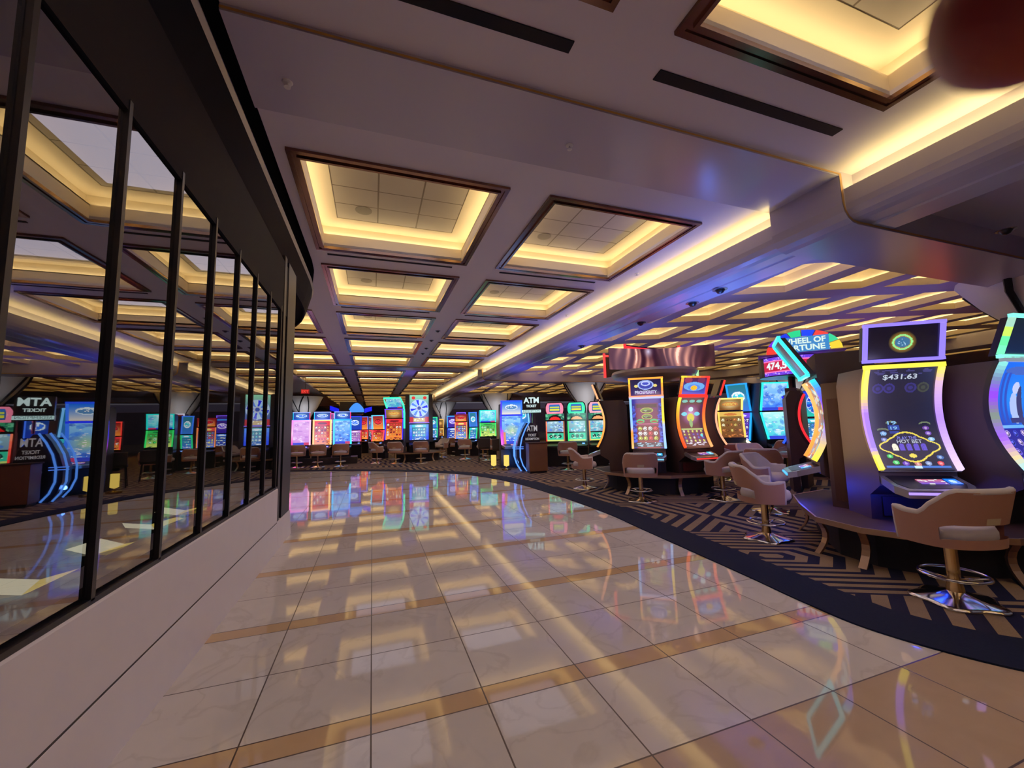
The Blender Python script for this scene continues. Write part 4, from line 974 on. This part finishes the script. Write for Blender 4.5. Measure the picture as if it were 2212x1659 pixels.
CH = [((4.52, 2.06), 14, 'tan barrel chair nearest the camera, back turned, before the $431.63 machine', None),
      ((4.77, 3.93), 126, 'tan barrel chair facing right beside the navy carpet edge, before the side-on machine', None),
      ((6.2, 5.0), 165, 'pale-lined chair just behind the one facing right, opening towards us', None),
      ((6.38, 6.10), 345, 'tan chair with rounded back at the right side of the middle pod', None),
      ((4.94, 6.68), 34, 'tan chair with back turned before the PROSPERITY machine', None),
      ((4.72, 8.5), 112, 'tan chair in profile between the cash kiosk and the middle pod, facing right', None),
      ((6.15, 12.15), 24, 'tan chair with back turned before the arched machines', None),
      ((7.35, 11.2), 262, 'tan chair with pale inside facing left beside the middle pod', None),
      ((7.5, 6.1), 60, 'chair with pale seat behind the chair at the right of the middle pod', None),
      ((8.5, 7.15), 200, 'chair with pale inside facing us before the gold-lit machine', None),
      ((8.6, 7.9), 30, 'chair with back turned right before the gold-lit machine', None),
      ((10.6, 7.9), 40, 'chair with back turned before the bent cyan machine', None),
      ((-2.92, 18.62), 356, 'tan chair before the lilac machine, next to the storefront corner', None),
      ((-2.12, 18.42), 356, 'tan chair before the red and white machine, middle of three', None),
      ((-1.24, 18.22), 354, 'tan chair before the blue machine, right of the three', None),
      ((1.98, 17.75), 8, 'tan chair with back turned before the prize-wheel machine', None),
      ((.2, 18.75), 70, 'pale chair in profile left of the prize-wheel platform', None),
      ((.95, 18.05), 15, 'tan chair before the fire-screened machine', None),
      ((3.3, 20.4), 230, 'pale chair turned towards us right of the prize-wheel platform', None),
      ((4.2, 21.25), 60, 'tan chair before the dark blue machine', None),
      ((4.10, 18.6), 20, 'pale-lined chair before the orange-barred machine', None),
      ((4.95, 18.55), 300, 'pale chair turned left before the green double-screen machine', None),
      ((4.85, 17.4), 15, 'tan chair with wide back before the green double-screen machine', None)]
c0 = None
for (loc, H, lab, _) in CH:
    if c0 is None: c0 = make_chair(lab, loc, H); c0['group'] = 'barrel chairs at the slot machines'
    else: dup(c0, (loc[0], loc[1], .008), PI + head(H), lab, 'barrel chairs at the slot machines')
c0.location.z = .012
# black square-backed stools by the kiosk
def stool(label, loc, H):
    r = empty('bar_stool', label, 'stool', (loc[0], loc[1], .008), PI + head(H), 'black stools left of the cash kiosk')
    MB().box(-.24, .24, -.22, .22, .56, .64).build('seat', BLACKVINYL, r, bevel=.02)
    MB().box(-.25, .25, -.26, -.20, .62, 1.02).build('backrest', BLACKVINYL, r, bevel=.02)
    for sx in (-1, 1):
        for sy in (-1, 1):
            MB().tube([(sx * .20, sy * .19, .57), (sx * .24, sy * .24, 0)], .014, 6).build('leg', BLACKMET, r)
    m = MB(); q = [(.225, .22), (-.225, .22), (-.225, -.22), (.225, -.22)]
    for a, c in zip(q, q[1:] + q[:1]): m.tube([(*a, .2), (*c, .2)], .009, 6)
    m.build('foot_rail', BLACKMET, r)
    return r
s0 = stool('black square-backed stool left of the cash kiosk, the nearer one', (4.62, 14.9), 20)
dup(s0, (4.45, 16.4, .008), PI + head(20), 'black square-backed stool left of the cash kiosk, the farther one', 'black stools left of the cash kiosk')
lm = empty('yellow_drum', 'small glowing yellow drum standing low between the black stools and the kiosk', 'glow_stand', (4.33, 13.15, .008))  # glowing yellow drum on a gold base, stands in for a yellow glow
MB().lathe([(.0, 0), (.16, 0), (.16, .05), (.03, .07), (.03, .12), (0, .12)], 16).build('base', GOLDMET, lm)
MB().lathe([(.0, .12), (.09, .16), (.09, .50), (0, .50)], 16).build('glow_cylinder', emat('amber_glow', (255, 220, 110), 1.1, 'NONE'), lm)

dup(lm, (3.98, 13.5, .008), 0, 'second smaller yellow drum just left of the first, behind the stools')
# ------------------------------------------------------------------ cash kiosk, podium and sign
k = empty('cash_kiosk', 'dark ATM ticket redemption kiosk with blue curved neon edges', 'kiosk', (5.0, 12.75, .008), head(287))
pr = [(-.42, 0), (.22, 0), (.34, .18), (.42, .45), (.42, .78), (.34, 1.1), (.20, 1.4), (.08, 1.58), (-.10, 1.58), (-.30, 1.2), (-.44, .6)]
MB().prism([(-d, z) for d, z in pr], -.36, .36, 'x').build('kiosk_body', NAVY, k)
for sx in (-.40, .385):
    for dd_, w2 in ((.05, .035), (-.13, .035)):
        pts = [(sx, -d - dd_, z) for d, z in [(.24, .02), (.36, .2), (.44, .46), (.44, .78), (.37, 1.1), (.25, 1.38), (.12, 1.6)]]
        glow_strip('neon_edge', pts, .03, w2, solid((90, 150, 255)), k, 1.0)
for zq in (.74, .80): glow_strip('neon_bar', [(.39, -.52, zq), (.39, -.4, zq), (.39, -.2, zq)], .02, .02, solid((90, 140, 255)), k, 1.0)
surf_mesh('kiosk_screen', lambda u, v: (-.28 + .56 * u, -(.40 - .25 * v) - .0, .86 + .55 * v), gen_art(71, 'cyan', 'logo', .56, .6, 24), k, .6)
def side(u, v): return (-.366 if SIDE < 0 else .366, (.40 - .72 * u) * (1 if SIDE > 0 else -1) * 1.0, .62 + .92 * v)
SIDE = 1
def kside(u, v):
    # side panel facing the walkway: u runs left to right for the viewer
    return (.365, -.36 + .72 * u, .62 + .92 * v)
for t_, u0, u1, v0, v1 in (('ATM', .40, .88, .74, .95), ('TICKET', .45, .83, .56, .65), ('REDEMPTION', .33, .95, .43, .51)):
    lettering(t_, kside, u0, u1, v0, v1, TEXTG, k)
MB().lathe([(0, 0), (.08, 0), (.08, .02), (0, .02)], 20).build('round_emblem', mat('pale_emblem', (200, 196, 190), .5), k)
e = [c for c in k.children if c.name.startswith('round_emblem')][0]; e.location = (.365, -.02, .70); e.rotation_euler = (0, PI / 2, 0)
pd = empty('podium', 'brown wooden box podium in front of the cash kiosk', 'podium', (4.98, 12.02, .008), math.radians(-8))
MB().box(-.30, .30, -.22, .22, .06, .92).build('podium_body', mat('walnut_podium', (104, 68, 50), .45, vary=.15, scale=4), pd, bevel=.008)
MB().box(-.32, .32, -.24, .24, .92, .95).build('podium_top', WOOD2, pd)
MB().box(-.27, .27, -.19, .19, 0, .06).build('podium_base', BLACKPL, pd)
sg = empty('lit_sign', 'black hanging ATM sign with white glowing letters above the kiosk', 'sign', (4.98, 12.35, 0), head(202))
MB().box(-.30, .30, -.08, .08, 2.03, 2.46).build('sign_box', BLACKPL, sg)
MB().box(-.31, .31, -.09, .09, 1.90, 2.03).build('lower_panel', BLACKPL, sg)
MB().tube([(0, 0, 1.6), (0, 0, 1.92)], .03, 8).build('post', CHROME, sg)
fr = lambda u, v: (-.30 + .60 * u, -.084, 1.90 + .56 * v)
lettering('ATM', fr, .08, .92, .60, .94, TEXTW, sg, .03); lettering('TICKET', fr, .22, .78, .36, .50, TEXTW, sg, .02)
pq = Paint(.6, .1, 60, 10, bg=(200, 236, 236)); surf_mesh('lit_strip', lambda u, v: (-.31 + .62 * u, -.0915, 1.925 + .085 * v), pq, sg, .9)
lettering('REDEMPTION', lambda u, v: (-.30 + .6 * u, -.094, 1.92 + .1 * v), .05, .95, .2, .85, mat('dark_sign_letters', (60, 80, 84), .6), sg, .0)

# ------------------------------------------------------------------ ribbon sign over the middle pod
rs = empty('ribbon_sign', 'curved video ribbon sign with pink flame pattern hanging over the middle pod', 'sign', (6.45, 7.95, 0), head(203))
P3 = Paint(2.3, .46, 150, bg=(40, 24, 40))
XX = P3.x + .05 * np.sin(P3.y * 6 + P3.x * 4); Fb = np.zeros_like(XX)
for cx_, wd_, am_ in ((.06, .05, .7), (.22, .05, 1.0), (.62, .04, .9), (.70, .03, .6), (.88, .05, .8), (.98, .06, .7), (1.22, .04, .5), (1.36, .018, 1.0), (1.62, .06, 1.0), (1.80, .05, .8), (.44, .04, .8), (1.48, .035, .7), (1.92, .03, .5), (2.20, .06, 1.0), (2.02, .05, .3)):
    Fb += am_ * np.exp(-((XX - cx_ - .05 * (P3.y - .2) * math.sin(9 * cx_)) / wd_) ** 2) * (.55 + .45 * np.sin(3 + 4 * P3.y + 6 * cx_))
Fb = np.clip(Fb, 0, 1)[..., None]
P3.c = (1 - Fb) * (np.array((66, 34, 50)) + 30 * np.sin(XX * 5)[..., None]) + Fb * np.array((250, 176, 150)); P3.c = P3.c + 40 * (Fb > .8)
P3.glow(.95, .40, .16, (200, 190, 220), 1.8, .8)
def rib(u, v): 
    x = (u - .5) * 2.36; return (x, -.62 + .30 * math.cos(PI * (u - .5)) - .02 * math.sin(9 * u), 2.74 + .50 * v)
surf_mesh('front_ribbon', rib, P3, rs, 1.15)
m = MB().grid(lambda u, v: (rib(u, v)[0], rib(u, v)[1] + .05, rib(u, v)[2]), 24, 1); m.build('ribbon_back', BLACKPL, rs)
def wing(sx, ang, z0, z1, col):
    a = math.radians(ang); ca, sa = math.cos(a), math.sin(a)
    def f(u, v):
        x = (u - .5) * 1.9; y = .34 - .30 * math.cos(PI * (u - .5)); lift = .12 * (abs(u - .5) * 2) ** 2
        return (sx * .32 + x * ca - y * sa, .25 + x * sa + y * ca, z0 + (z1 + lift - z0) * v)
    m = MB().grid(f, 20, 1); w_ = m.build('rear_ribbon', BLACKPL, rs)
    glow_strip('rear_ribbon_light', [tuple(Vector(f(q / 20, .90)) + Vector((0, -.03, 0))) for q in range(21)], .03, .05, solid(col), w_, 1.0, nrm=(0, 1, 0))
    for e_ in (0.01, .99):
        glow_strip('rear_ribbon_light', [tuple(Vector(f(e_, q / 4)) + Vector((0, -.03, 0))) for q in range(5)], .06, .03, solid(col), w_, 1.0)
wing(1, 28, 2.72, 3.34, (250, 40, 50)); wing(-1, -24, 2.72, 3.26, (250, 60, 60))
glow_strip('rear_ribbon_light', [(.55, -.2, 2.68), (.80, -.12, 2.62), (.98, -.08, 2.50), (.98, -.08, 2.72)], .03, .06, solid((170, 240, 160)), rs, 1.0, nrm=(0, 1, 0))
MB().lathe([(0, 2.50), (.62, 2.52), (.95, 2.60), (1.0, 2.68), (.98, 2.74), (0, 2.74)], 28, (0, .1, 0)).build('canopy_disc', mat('warm_grey_disc', (150, 140, 136), .35, .3), rs, smooth=True)
MB().tube([(0, .1, 2.36), (0, .1, 2.52)], .09, 12).build('post', BLACKPL, rs)

# ------------------------------------------------------------------ wheel jackpot sign
js = empty('jackpot_sign', 'round purple jackpot sign reading 474,569 under a coloured wheel arc', 'sign', (9.95, 7.11, 0), head(230))
js.scale = (1.15, 1.15, 1.07)
P4 = Paint(1.6, .40, 120, bg=(110, 60, 220)); P4.rect(0, .07, 1.6, .33, (250, 120, 190)); P4.rect(0, .09, 1.6, .31, (196, 30, 70)); P4.blotch(3, [(220, 200, 255), (150, 110, 250)], 40, .018, 0, 0, 1.6, .06); P4.blotch(4, [(220, 200, 255), (150, 110, 250)], 40, .018, 0, .34, 1.6, .40)
def cyl(u, v, off=0): a = (u - .5) * 1.9; rr = .62 + off; return (rr * math.sin(a), -rr * math.cos(a) + .2, 2.42 + .42 * v)
surf_mesh('jackpot_band', cyl, P4, js, 1.0)
lettering('474,569.', lambda u, v: cyl(u, v, .012), .07, .60, .26, .74, emat('bright_white_digits', (245, 250, 255), 1.0, 'NONE'), js, .03)
MB().lathe([(0, 2.40), (.60, 2.40), (.60, 2.86), (0, 2.86)], 32, (0, .2, 0)).build('drum', BLACKPL, js)
WC = [(250, 60, 50), (120, 40, 220), (30, 60, 230), (40, 210, 140), (30, 70, 240), (240, 70, 60), (60, 210, 150), (240, 210, 60)]
for q in range(8):
    a0 = PI * (1 - q / 8); a1 = PI * (1 - (q + .92) / 8); o_r, i_r = .62, .44
    pw = Paint(1, 1, 2, 2, bg=WC[q])
    surf_mesh('wheel_wedge', lambda u, v, a0=a0, a1=a1: ((i_r + (o_r - i_r) * v) * math.cos(a0 + (a1 - a0) * u) * 1.05 + .2, -.42, 2.90 + (i_r + (o_r - i_r) * v) * math.sin(a0 + (a1 - a0) * u) * .8), pw, js, 1.0)
pb = Paint(1, .5, 40, bg=(70, 150, 220)); surf_mesh('name_board', lambda u, v: (-.24 + .88 * u, -.43, 2.90 + .34 * v), pb, js, .7)
WT = emat('mint_white_letters', (225, 250, 240), 1.0, 'NONE')
lettering('WHEEL OF', lambda u, v: (-.22 + .84 * u, -.437, 2.90 + .34 * v), .06, .96, .54, .92, WT, js, .03); lettering('FORTUNE', lambda u, v: (-.22 + .84 * u, -.437, 2.90 + .34 * v), .06, .94, .08, .46, WT, js, .03)
MB().box(-.6, .9, -.40, .30, 2.86, 2.90).build('sign_shelf', mat('purple_shelf', (110, 70, 200), .4), js)
MB().tube([(0, .2, 1.96), (0, .2, 2.42)], .07, 10).build('post', BLACKPL, js)
# blue creature-like topper is left generic: a dome light on a black box
ts = empty('topper_sign', 'black box sign with glowing blue dome and two blue wings left of the walkway end', 'sign', (-1.1, 22.4, 0), head(180))
MB().box(-.5, .62, -.1, .3, 2.28, 2.95).build('sign_box', BLACKPL, ts)
surf_mesh('blue_dome', lambda u, v: (.05 + .62 * u - .1 * v * (1 - u), -.16, 2.40 + .48 * v * math.sin(PI * (.1 + .8 * u))), Paint(1, 1, 10, bg=(70, 150, 250)), ts, .9)
surf_mesh('blue_wing', lambda u, v: (-.95 + .42 * u, -.14, 2.36 + .22 * v + .16 * (1 - u)), Paint(1, 1, 4, bg=(20, 30, 230)), ts, 1.0)
surf_mesh('blue_wing', lambda u, v: (.70 + .36 * u, -.14, 2.36 + .22 * v + .1 * u), Paint(1, 1, 4, bg=(20, 30, 230)), ts, 1.0)
MB().tube([(0, .1, 2.2), (0, .1, 2.3)], .06, 8).build('post', BLACKPL, ts)
# red exit sign
ex = empty('exit_sign', 'small red EXIT sign hanging below the ceiling at the far left', 'sign', (-3.84, 26.65, 0), head(175))
MB().box(-.22, .22, -.03, .03, 3.72, 3.98).build('sign_box', mat('red_sign_face', (150, 20, 20), .5, emit=.5), ex)
lettering('EXIT', lambda u, v: (-.2 + .4 * u, -.034, 3.74 + .22 * v), .05, .95, .15, .85, emat('red_letters', (255, 70, 60), 1.2, 'NONE'), ex, .02)
MB().tube([(0, 0, 3.98), (0, 0, 4.68)], .012, 6).build('stem', BLACKMET, ex)
# bin and black desk down the walkway
bn = empty('waste_bin', 'tall dark tapered bin at the end of the walkway', 'bin', (-.5, 29.5, .008))
MB().lathe([(0, 0), (.26, 0), (.36, .95), (.33, .95), (.25, .1), (0, .1)], 20).build('bin_body', mat('bin_brown', (60, 46, 46), .5), bn)
MB().lathe([(.30, .95), (.37, .95), (.37, 1.0), (.30, 1.0)], 20).build('bin_rim', BLACKMET, bn)
dk_ = empty('black_counter', 'black counter with dark panel and legs left of the prize-wheel platform', 'counter', (.55, 25.8, .008), math.radians(-4))
MB().box(-.62, .62, -.25, .25, .45, 1.12).build('counter_panel', BLACKPL, dk_, bevel=.01)
MB().box(-.66, .66, -.3, .3, 1.12, 1.16).build('counter_top', BLACKPL, dk_)
for sx in (-.5, .5): MB().box(sx - .04, sx + .04, -.2, .2, 0, .45).build('leg', BLACKMET, dk_)

# ------------------------------------------------------------------ white tree-like columns with black branches
def column(label, loc, rtop=1.35, ztop=4.35):
    r = empty('tree_column', label, 'column', (loc[0], loc[1], 0), group='white tree-like columns')
    prf = [(.34, 0), (.34, 1.8), (.44, 2.4), (.70, 2.95), (1.0, 3.4), (1.22, 3.8), (rtop + .1, ztop)]
    MB().lathe(prf, 28).build('flared_shaft', WHITEP, r, smooth='all')
    m = MB(); R_ = random.Random(int(loc[0] * 10))
    for k_ in range(7):
        a = 2 * PI * k_ / 7; pts = []; da = R_.choice((-1, 1)) * R_.uniform(.5, 1.1)
        for q in range(8):
            z = 1.2 + (ztop - 1.25) * q / 7
            for (r0, z0), (r1, z1) in zip(prf[:-1], prf[1:]):
                if z0 <= z <= z1: rr = r0 + (r1 - r0) * (z - z0) / (z1 - z0)
            pts.append(((rr + .05) * math.cos(a + da * q / 7), (rr + .05) * math.sin(a + da * q / 7), z))
        m.tube(pts, [.028 + .012 * q / 7 for q in range(8)], 6)
        b0 = Vector(pts[3]); nxt = 2 * PI * (k_ + 1) / 7; rr = rtop * .8
        m.tube([b0, (b0 + Vector((rr * math.cos(nxt), rr * math.sin(nxt), ztop - .3))) / 2 * 1.04, (rr * 1.02 * math.cos(nxt), rr * 1.02 * math.sin(nxt), ztop - .25)], .028, 6)
    m.build('branch_lattice', BLACKMET, r)
    return r
col0 = column('white flared column with black branches behind the arched machines', (12.9, 22.6))
bigc = dup(col0, (13.0, 2.9, 0), 1.0, 'big white column head with thick black branches at the top right', 'white tree-like columns')
bigc.scale = (1.5, 1.5, .985)
dup(col0, (-5.5, 37.9, 0), 2.0, 'pale column head low behind the lilac machine', 'white tree-like columns')
dup(col0, (10.5, 34.5, 0), .6, 'white branched column behind the blue machine and kiosk', 'white tree-like columns')
dup(col0, (7.4, 44.5, 0), 1.7, 'far little white column behind the orange-barred machine', 'white tree-like columns')
dup(col0, (25.8, 18.4, 0), 2.6, 'white column between the bent cyan machine and the side-on machine', 'white tree-like columns')

# ------------------------------------------------------------------ ceiling fittings
def dome(x, y, z, lab, r=.07):
    o = empty('camera_dome', lab, 'security camera', (x, y, z), group='small dark ceiling domes')
    MB().lathe([(0, -r), (r * .6, -r * .8), (r, -r * .2), (r, 0), (0, 0)], 16).build('dome', BLACKPL, o, smooth='all')
    MB().lathe([(r, -.012), (r * 1.5, -.01), (r * 1.5, 0), (r, 0)], 16).build('mount_ring', SILVER, o)
for k_, (x, y) in enumerate([(6.32, 5.75), (6.45, 6.6), (6.38, 11.3), (6.40, 8.3)]):
    dome(x, y, 4.035, 'black camera dome under the bulkhead, %s past the near crossbeam' % ['first', 'second', 'fourth', 'third'][k_], .09)
dome(8.3, 2.75, 4.055, 'dark camera dome under the soffit at the upper right')
def sprinkler(x, y, z, lab):
    o = empty('sprinkler', lab, 'sprinkler', (x, y, z), group='sprinkler heads')
    MB().lathe([(0, -.05), (.028, -.05), (.028, -.042), (.008, -.04), (.008, -.012), (.04, -.008), (.045, 0), (0, 0)], 14).build('sprinkler_head', WHITEP, o)
sprinkler(2.05, 3.71, 4.62, 'white sprinkler head under the near crossbeam, right'); sprinkler(-.75, 3.73, 4.62, 'white sprinkler head under the near crossbeam, left')
for k_, y in enumerate((6.9, 10.2, 13.5)): sprinkler(5.3, y, 4.68, 'white sprinkler beside the cove, %s along' % ['nearest', 'second', 'third'][k_])
for k_, y in enumerate((13.0, 14.5, 16.0, 17.2)): dome(2.0, y, 4.68, 'dark fitting on the rib between middle and right coffers, %s' % ['nearest', 'second', 'third', 'last'][k_], .06)

# pale glowing sheets behind the storefront glass
SH = emat('pale_lit_sheet', (236, 228, 190), .9, 'NONE'); SH2 = emat('yellow_lit_sheet', (240, 214, 110), .8, 'NONE')
for k_, (x, y, rz) in enumerate([(-2.28, 3.95, .3), (-2.30, 4.9, -.2), (-2.38, 5.85, .5), (-2.42, 6.7, .1)]):
    o = empty('display_tray', 'pale glowing folded sheet behind the dark glass, %s from the left' % ['first', 'second', 'third', 'fourth'][k_], 'display', (x, y, 0), rz, 'glowing sheets behind the storefront glass')
    MB().box(-.20, .20, -.18, .18, .0, .46).build('stand', BLACKPL, o)
    MB().add([(-.24, -.16, .52), (.0, -.2, .465), (.0, .16, .465), (-.24, .2, .52)], [(0, 1, 2, 3)]).build('left_leaf', SH, o)
    MB().add([(.0, -.2, .465), (.26, -.14, .53), (.24, .2, .50), (.0, .16, .465)], [(0, 1, 2, 3)]).build('right_leaf', SH2, o)

# ------------------------------------------------------------------ camera
cam = bpy.data.cameras.new('camera'); co = bpy.data.objects.new('camera', cam); COL.objects.link(co)
F, YAW, PIT, ROLL = 863.687, math.radians(19.28183), math.radians(5.90336), math.radians(-1.42770)
fw = Vector((math.sin(YAW) * math.cos(PIT), math.cos(YAW) * math.cos(PIT), math.sin(PIT))); rt = Vector((math.cos(YAW), -math.sin(YAW), 0)); up = rt.cross(fw)
r2 = math.cos(ROLL) * rt + math.sin(ROLL) * up; u2 = -math.sin(ROLL) * rt + math.cos(ROLL) * up
M_ = Matrix((r2, u2, -fw)).transposed().to_4x4(); M_.translation = (0, 0, 1.52); co.matrix_world = M_
cam.sensor_width = 36; cam.lens = F / 2212 * 36; cam.clip_start = .005; cam.clip_end = 200
cam.dof.use_dof = True; cam.dof.focus_distance = 7; cam.dof.aperture_fstop = 9.0
SC.camera = co

# the photographer's fingertip, close to the lens at the upper right
def cp(px, py, d): return Vector((0, 0, 1.52)) + (fw + r2 * ((px - 1106) / F) - u2 * ((py - 829.5) / F)) * d
SKIN = mat('skin', (120, 34, 30), .55, vary=.10, scale=160, sss=.2)
tip = cp(2206, 18, .044); base_ = cp(2600, -180, .050); ax = (base_ - tip).normalized()
fo = empty('person_fingertip', 'blurred dark red fingertip close to the lens at the top right corner', 'person', tip)
q_ = Matrix.Identity(4); side_ = ax.cross(fw).normalized(); nrm_ = side_.cross(ax)
R0 = .0082
pf = [(-1.0, 0.0), (-.97, .24), (-.88, .48), (-.7, .71), (-.45, .89), (-.15, .985), (.25, 1.02), (.9, 1.0), (1.8, 1.03), (2.6, 1.08), (3.1, 1.12), (3.6, 1.09), (4.8, 1.06), (6.0, 1.12), (6.6, 1.18), (7.2, 1.16), (8.5, 1.2), (9, .9), (9.1, 0)]
v = []; f = []; n_ = 28
for a_, r_ in pf:
    for k_ in range(n_):
        an = 2 * PI * k_ / n_; v.append(ax * a_ * R0 + (side_ * math.cos(an) + nrm_ * math.sin(an) * .88) * r_ * R0)
for i in range(len(pf) - 1):
    for k_ in range(n_): f.append((i * n_ + k_, i * n_ + (k_ + 1) % n_, (i + 1) * n_ + (k_ + 1) % n_, (i + 1) * n_ + k_))
MB().add(v, f).build('finger', SKIN, fo, smooth='all')
# ------------------------------------------------------------------ lamps
def area(name, loc, size, power, col, rot=(0, 0, 0), sy=None):
    l = bpy.data.lights.new(name, 'AREA'); l.energy = power; l.color = tuple(lin(col)); l.size = size
    if sy: l.shape = 'RECTANGLE'; l.size_y = sy
    o = bpy.data.objects.new(name, l); COL.objects.link(o); o.location = loc; o.rotation_euler = rot; return o
def spot(name, loc, power, col, ang=110, rot=(0, 0, 0), r=.06):
    l = bpy.data.lights.new(name, 'SPOT'); l.energy = power; l.color = tuple(lin(col)); l.spot_size = math.radians(ang); l.spot_blend = .8; l.shadow_soft_size = r
    o = bpy.data.objects.new(name, l); COL.objects.link(o); o.location = loc; o.rotation_euler = rot; return o
for x in (.375, 3.62):
    for y in (-2.35, .99, 6.07, 9.40, 12.73, 16.06): area('coffer_fill', (x, y, 5.09), 1.7, 7.0, (230, 220, 250))  # added fill lamps under the coffer panels, cooling and lifting the walkway
UPR = (PI, 0, 0)
for (x, y, z, pw_, c_) in ((6.5, 6.0, 2.6, 130, (70, 110, 255)), (6.5, 10.5, 2.5, 110, (80, 90, 255)), (6.2, 16.5, 2.5, 80, (60, 80, 255)), (6.3, 4.9, 2.5, 18, (80, 120, 255)), (12, 12, 2.6, 40, (130, 90, 240)), (11.5, 6, 2.6, 30, (120, 100, 240)), (2.0, 23.5, 3.1, 26, (110, 90, 255)), (14, 8, 2.6, 25, (170, 80, 220)), (9, 19.5, 2.4, 60, (170, 140, 230)), (7, 27, 2.4, 60, (190, 160, 230)), (14, 19, 2.4, 50, (160, 130, 230)), (-6, 25, 2.4, 40, (210, 190, 210))):
    spot('fill_uplight', (x, y, z), pw_, c_, 130, UPR)  # added upward spots: blue stands in for sign glow, violet lifts the far end
for (x, y, z, pw_, c_, H_) in ((4.85, 2.35, 1.5, 5, (190, 170, 255), 214), (5.2, 4.1, 1.5, 5, (255, 180, 120), 318), (5.45, 6.95, 1.5, 5, (255, 200, 190), 216), (6.65, 6.6, 1.5, 4, (255, 150, 120), 172), (-2.1, 19.2, 1.4, 8, (200, 180, 255), 175), (2.0, 18.1, 1.7, 7, (190, 210, 255), 188), (6.9, 12.5, 1.4, 7, (150, 240, 220), 206), (5.9, 1.7, 1.5, 4, (120, 150, 255), 186)):
    area('screen_glow', (x, y, z), .5, pw_, c_, (PI / 2, 0, head(H_)), 1.0)
for (x, y, z, pw_, c_) in ((5.0, 2.62, .66, 1.2, (20, 50, 255)), (5.45, 3.95, .62, 2.0, (10, 50, 255)), (4.6, 12.8, .3, 2, (60, 120, 255))):
    l = bpy.data.lights.new('deck_glow', 'POINT'); l.energy = pw_ * 2; l.color = tuple(lin(c_)); l.shadow_soft_size = .05
    o = bpy.data.objects.new('deck_glow', l); COL.objects.link(o); o.location = (x, y, z)

for (x, y) in ((12.9, 22.6), (13.0, 2.9), (-5.5, 37.9), (10.5, 34.5), (7.4, 44.5), (25.8, 18.4)):
    d_ = Vector((-x, -y)).normalized() * 1.9; tgt = Vector((x, y, 3.4)) - Vector((x + d_.x, y + d_.y, 2.3))
    spot('column_uplight', (x + d_.x, y + d_.y, 2.3), 45, (226, 226, 240), 110, tgt.to_track_quat('-Z', 'Y').to_euler())
w_ = bpy.data.worlds.new('world'); SC.world = w_; w_.use_nodes = True
w_.node_tree.nodes['Background'].inputs[0].default_value = (.05, .045, .06, 1); w_.node_tree.nodes['Background'].inputs[1].default_value = 1.0
SC.view_settings.view_transform = 'Standard'; SC.view_settings.look = 'None'; SC.view_settings.exposure = 0.0; SC.view_settings.gamma = GAM
cy = SC.cycles
cy.max_bounces = 6; cy.diffuse_bounces = 4; cy.glossy_bounces = 4; cy.transmission_bounces = 4; cy.transparent_max_bounces = 8
cy.caustics_reflective = False; cy.caustics_refractive = False; cy.sample_clamp_indirect = 4.0; cy.blur_glossy = .5
for ob in SC.objects:
    if ob.type == 'MESH' and ob.data.materials: pass
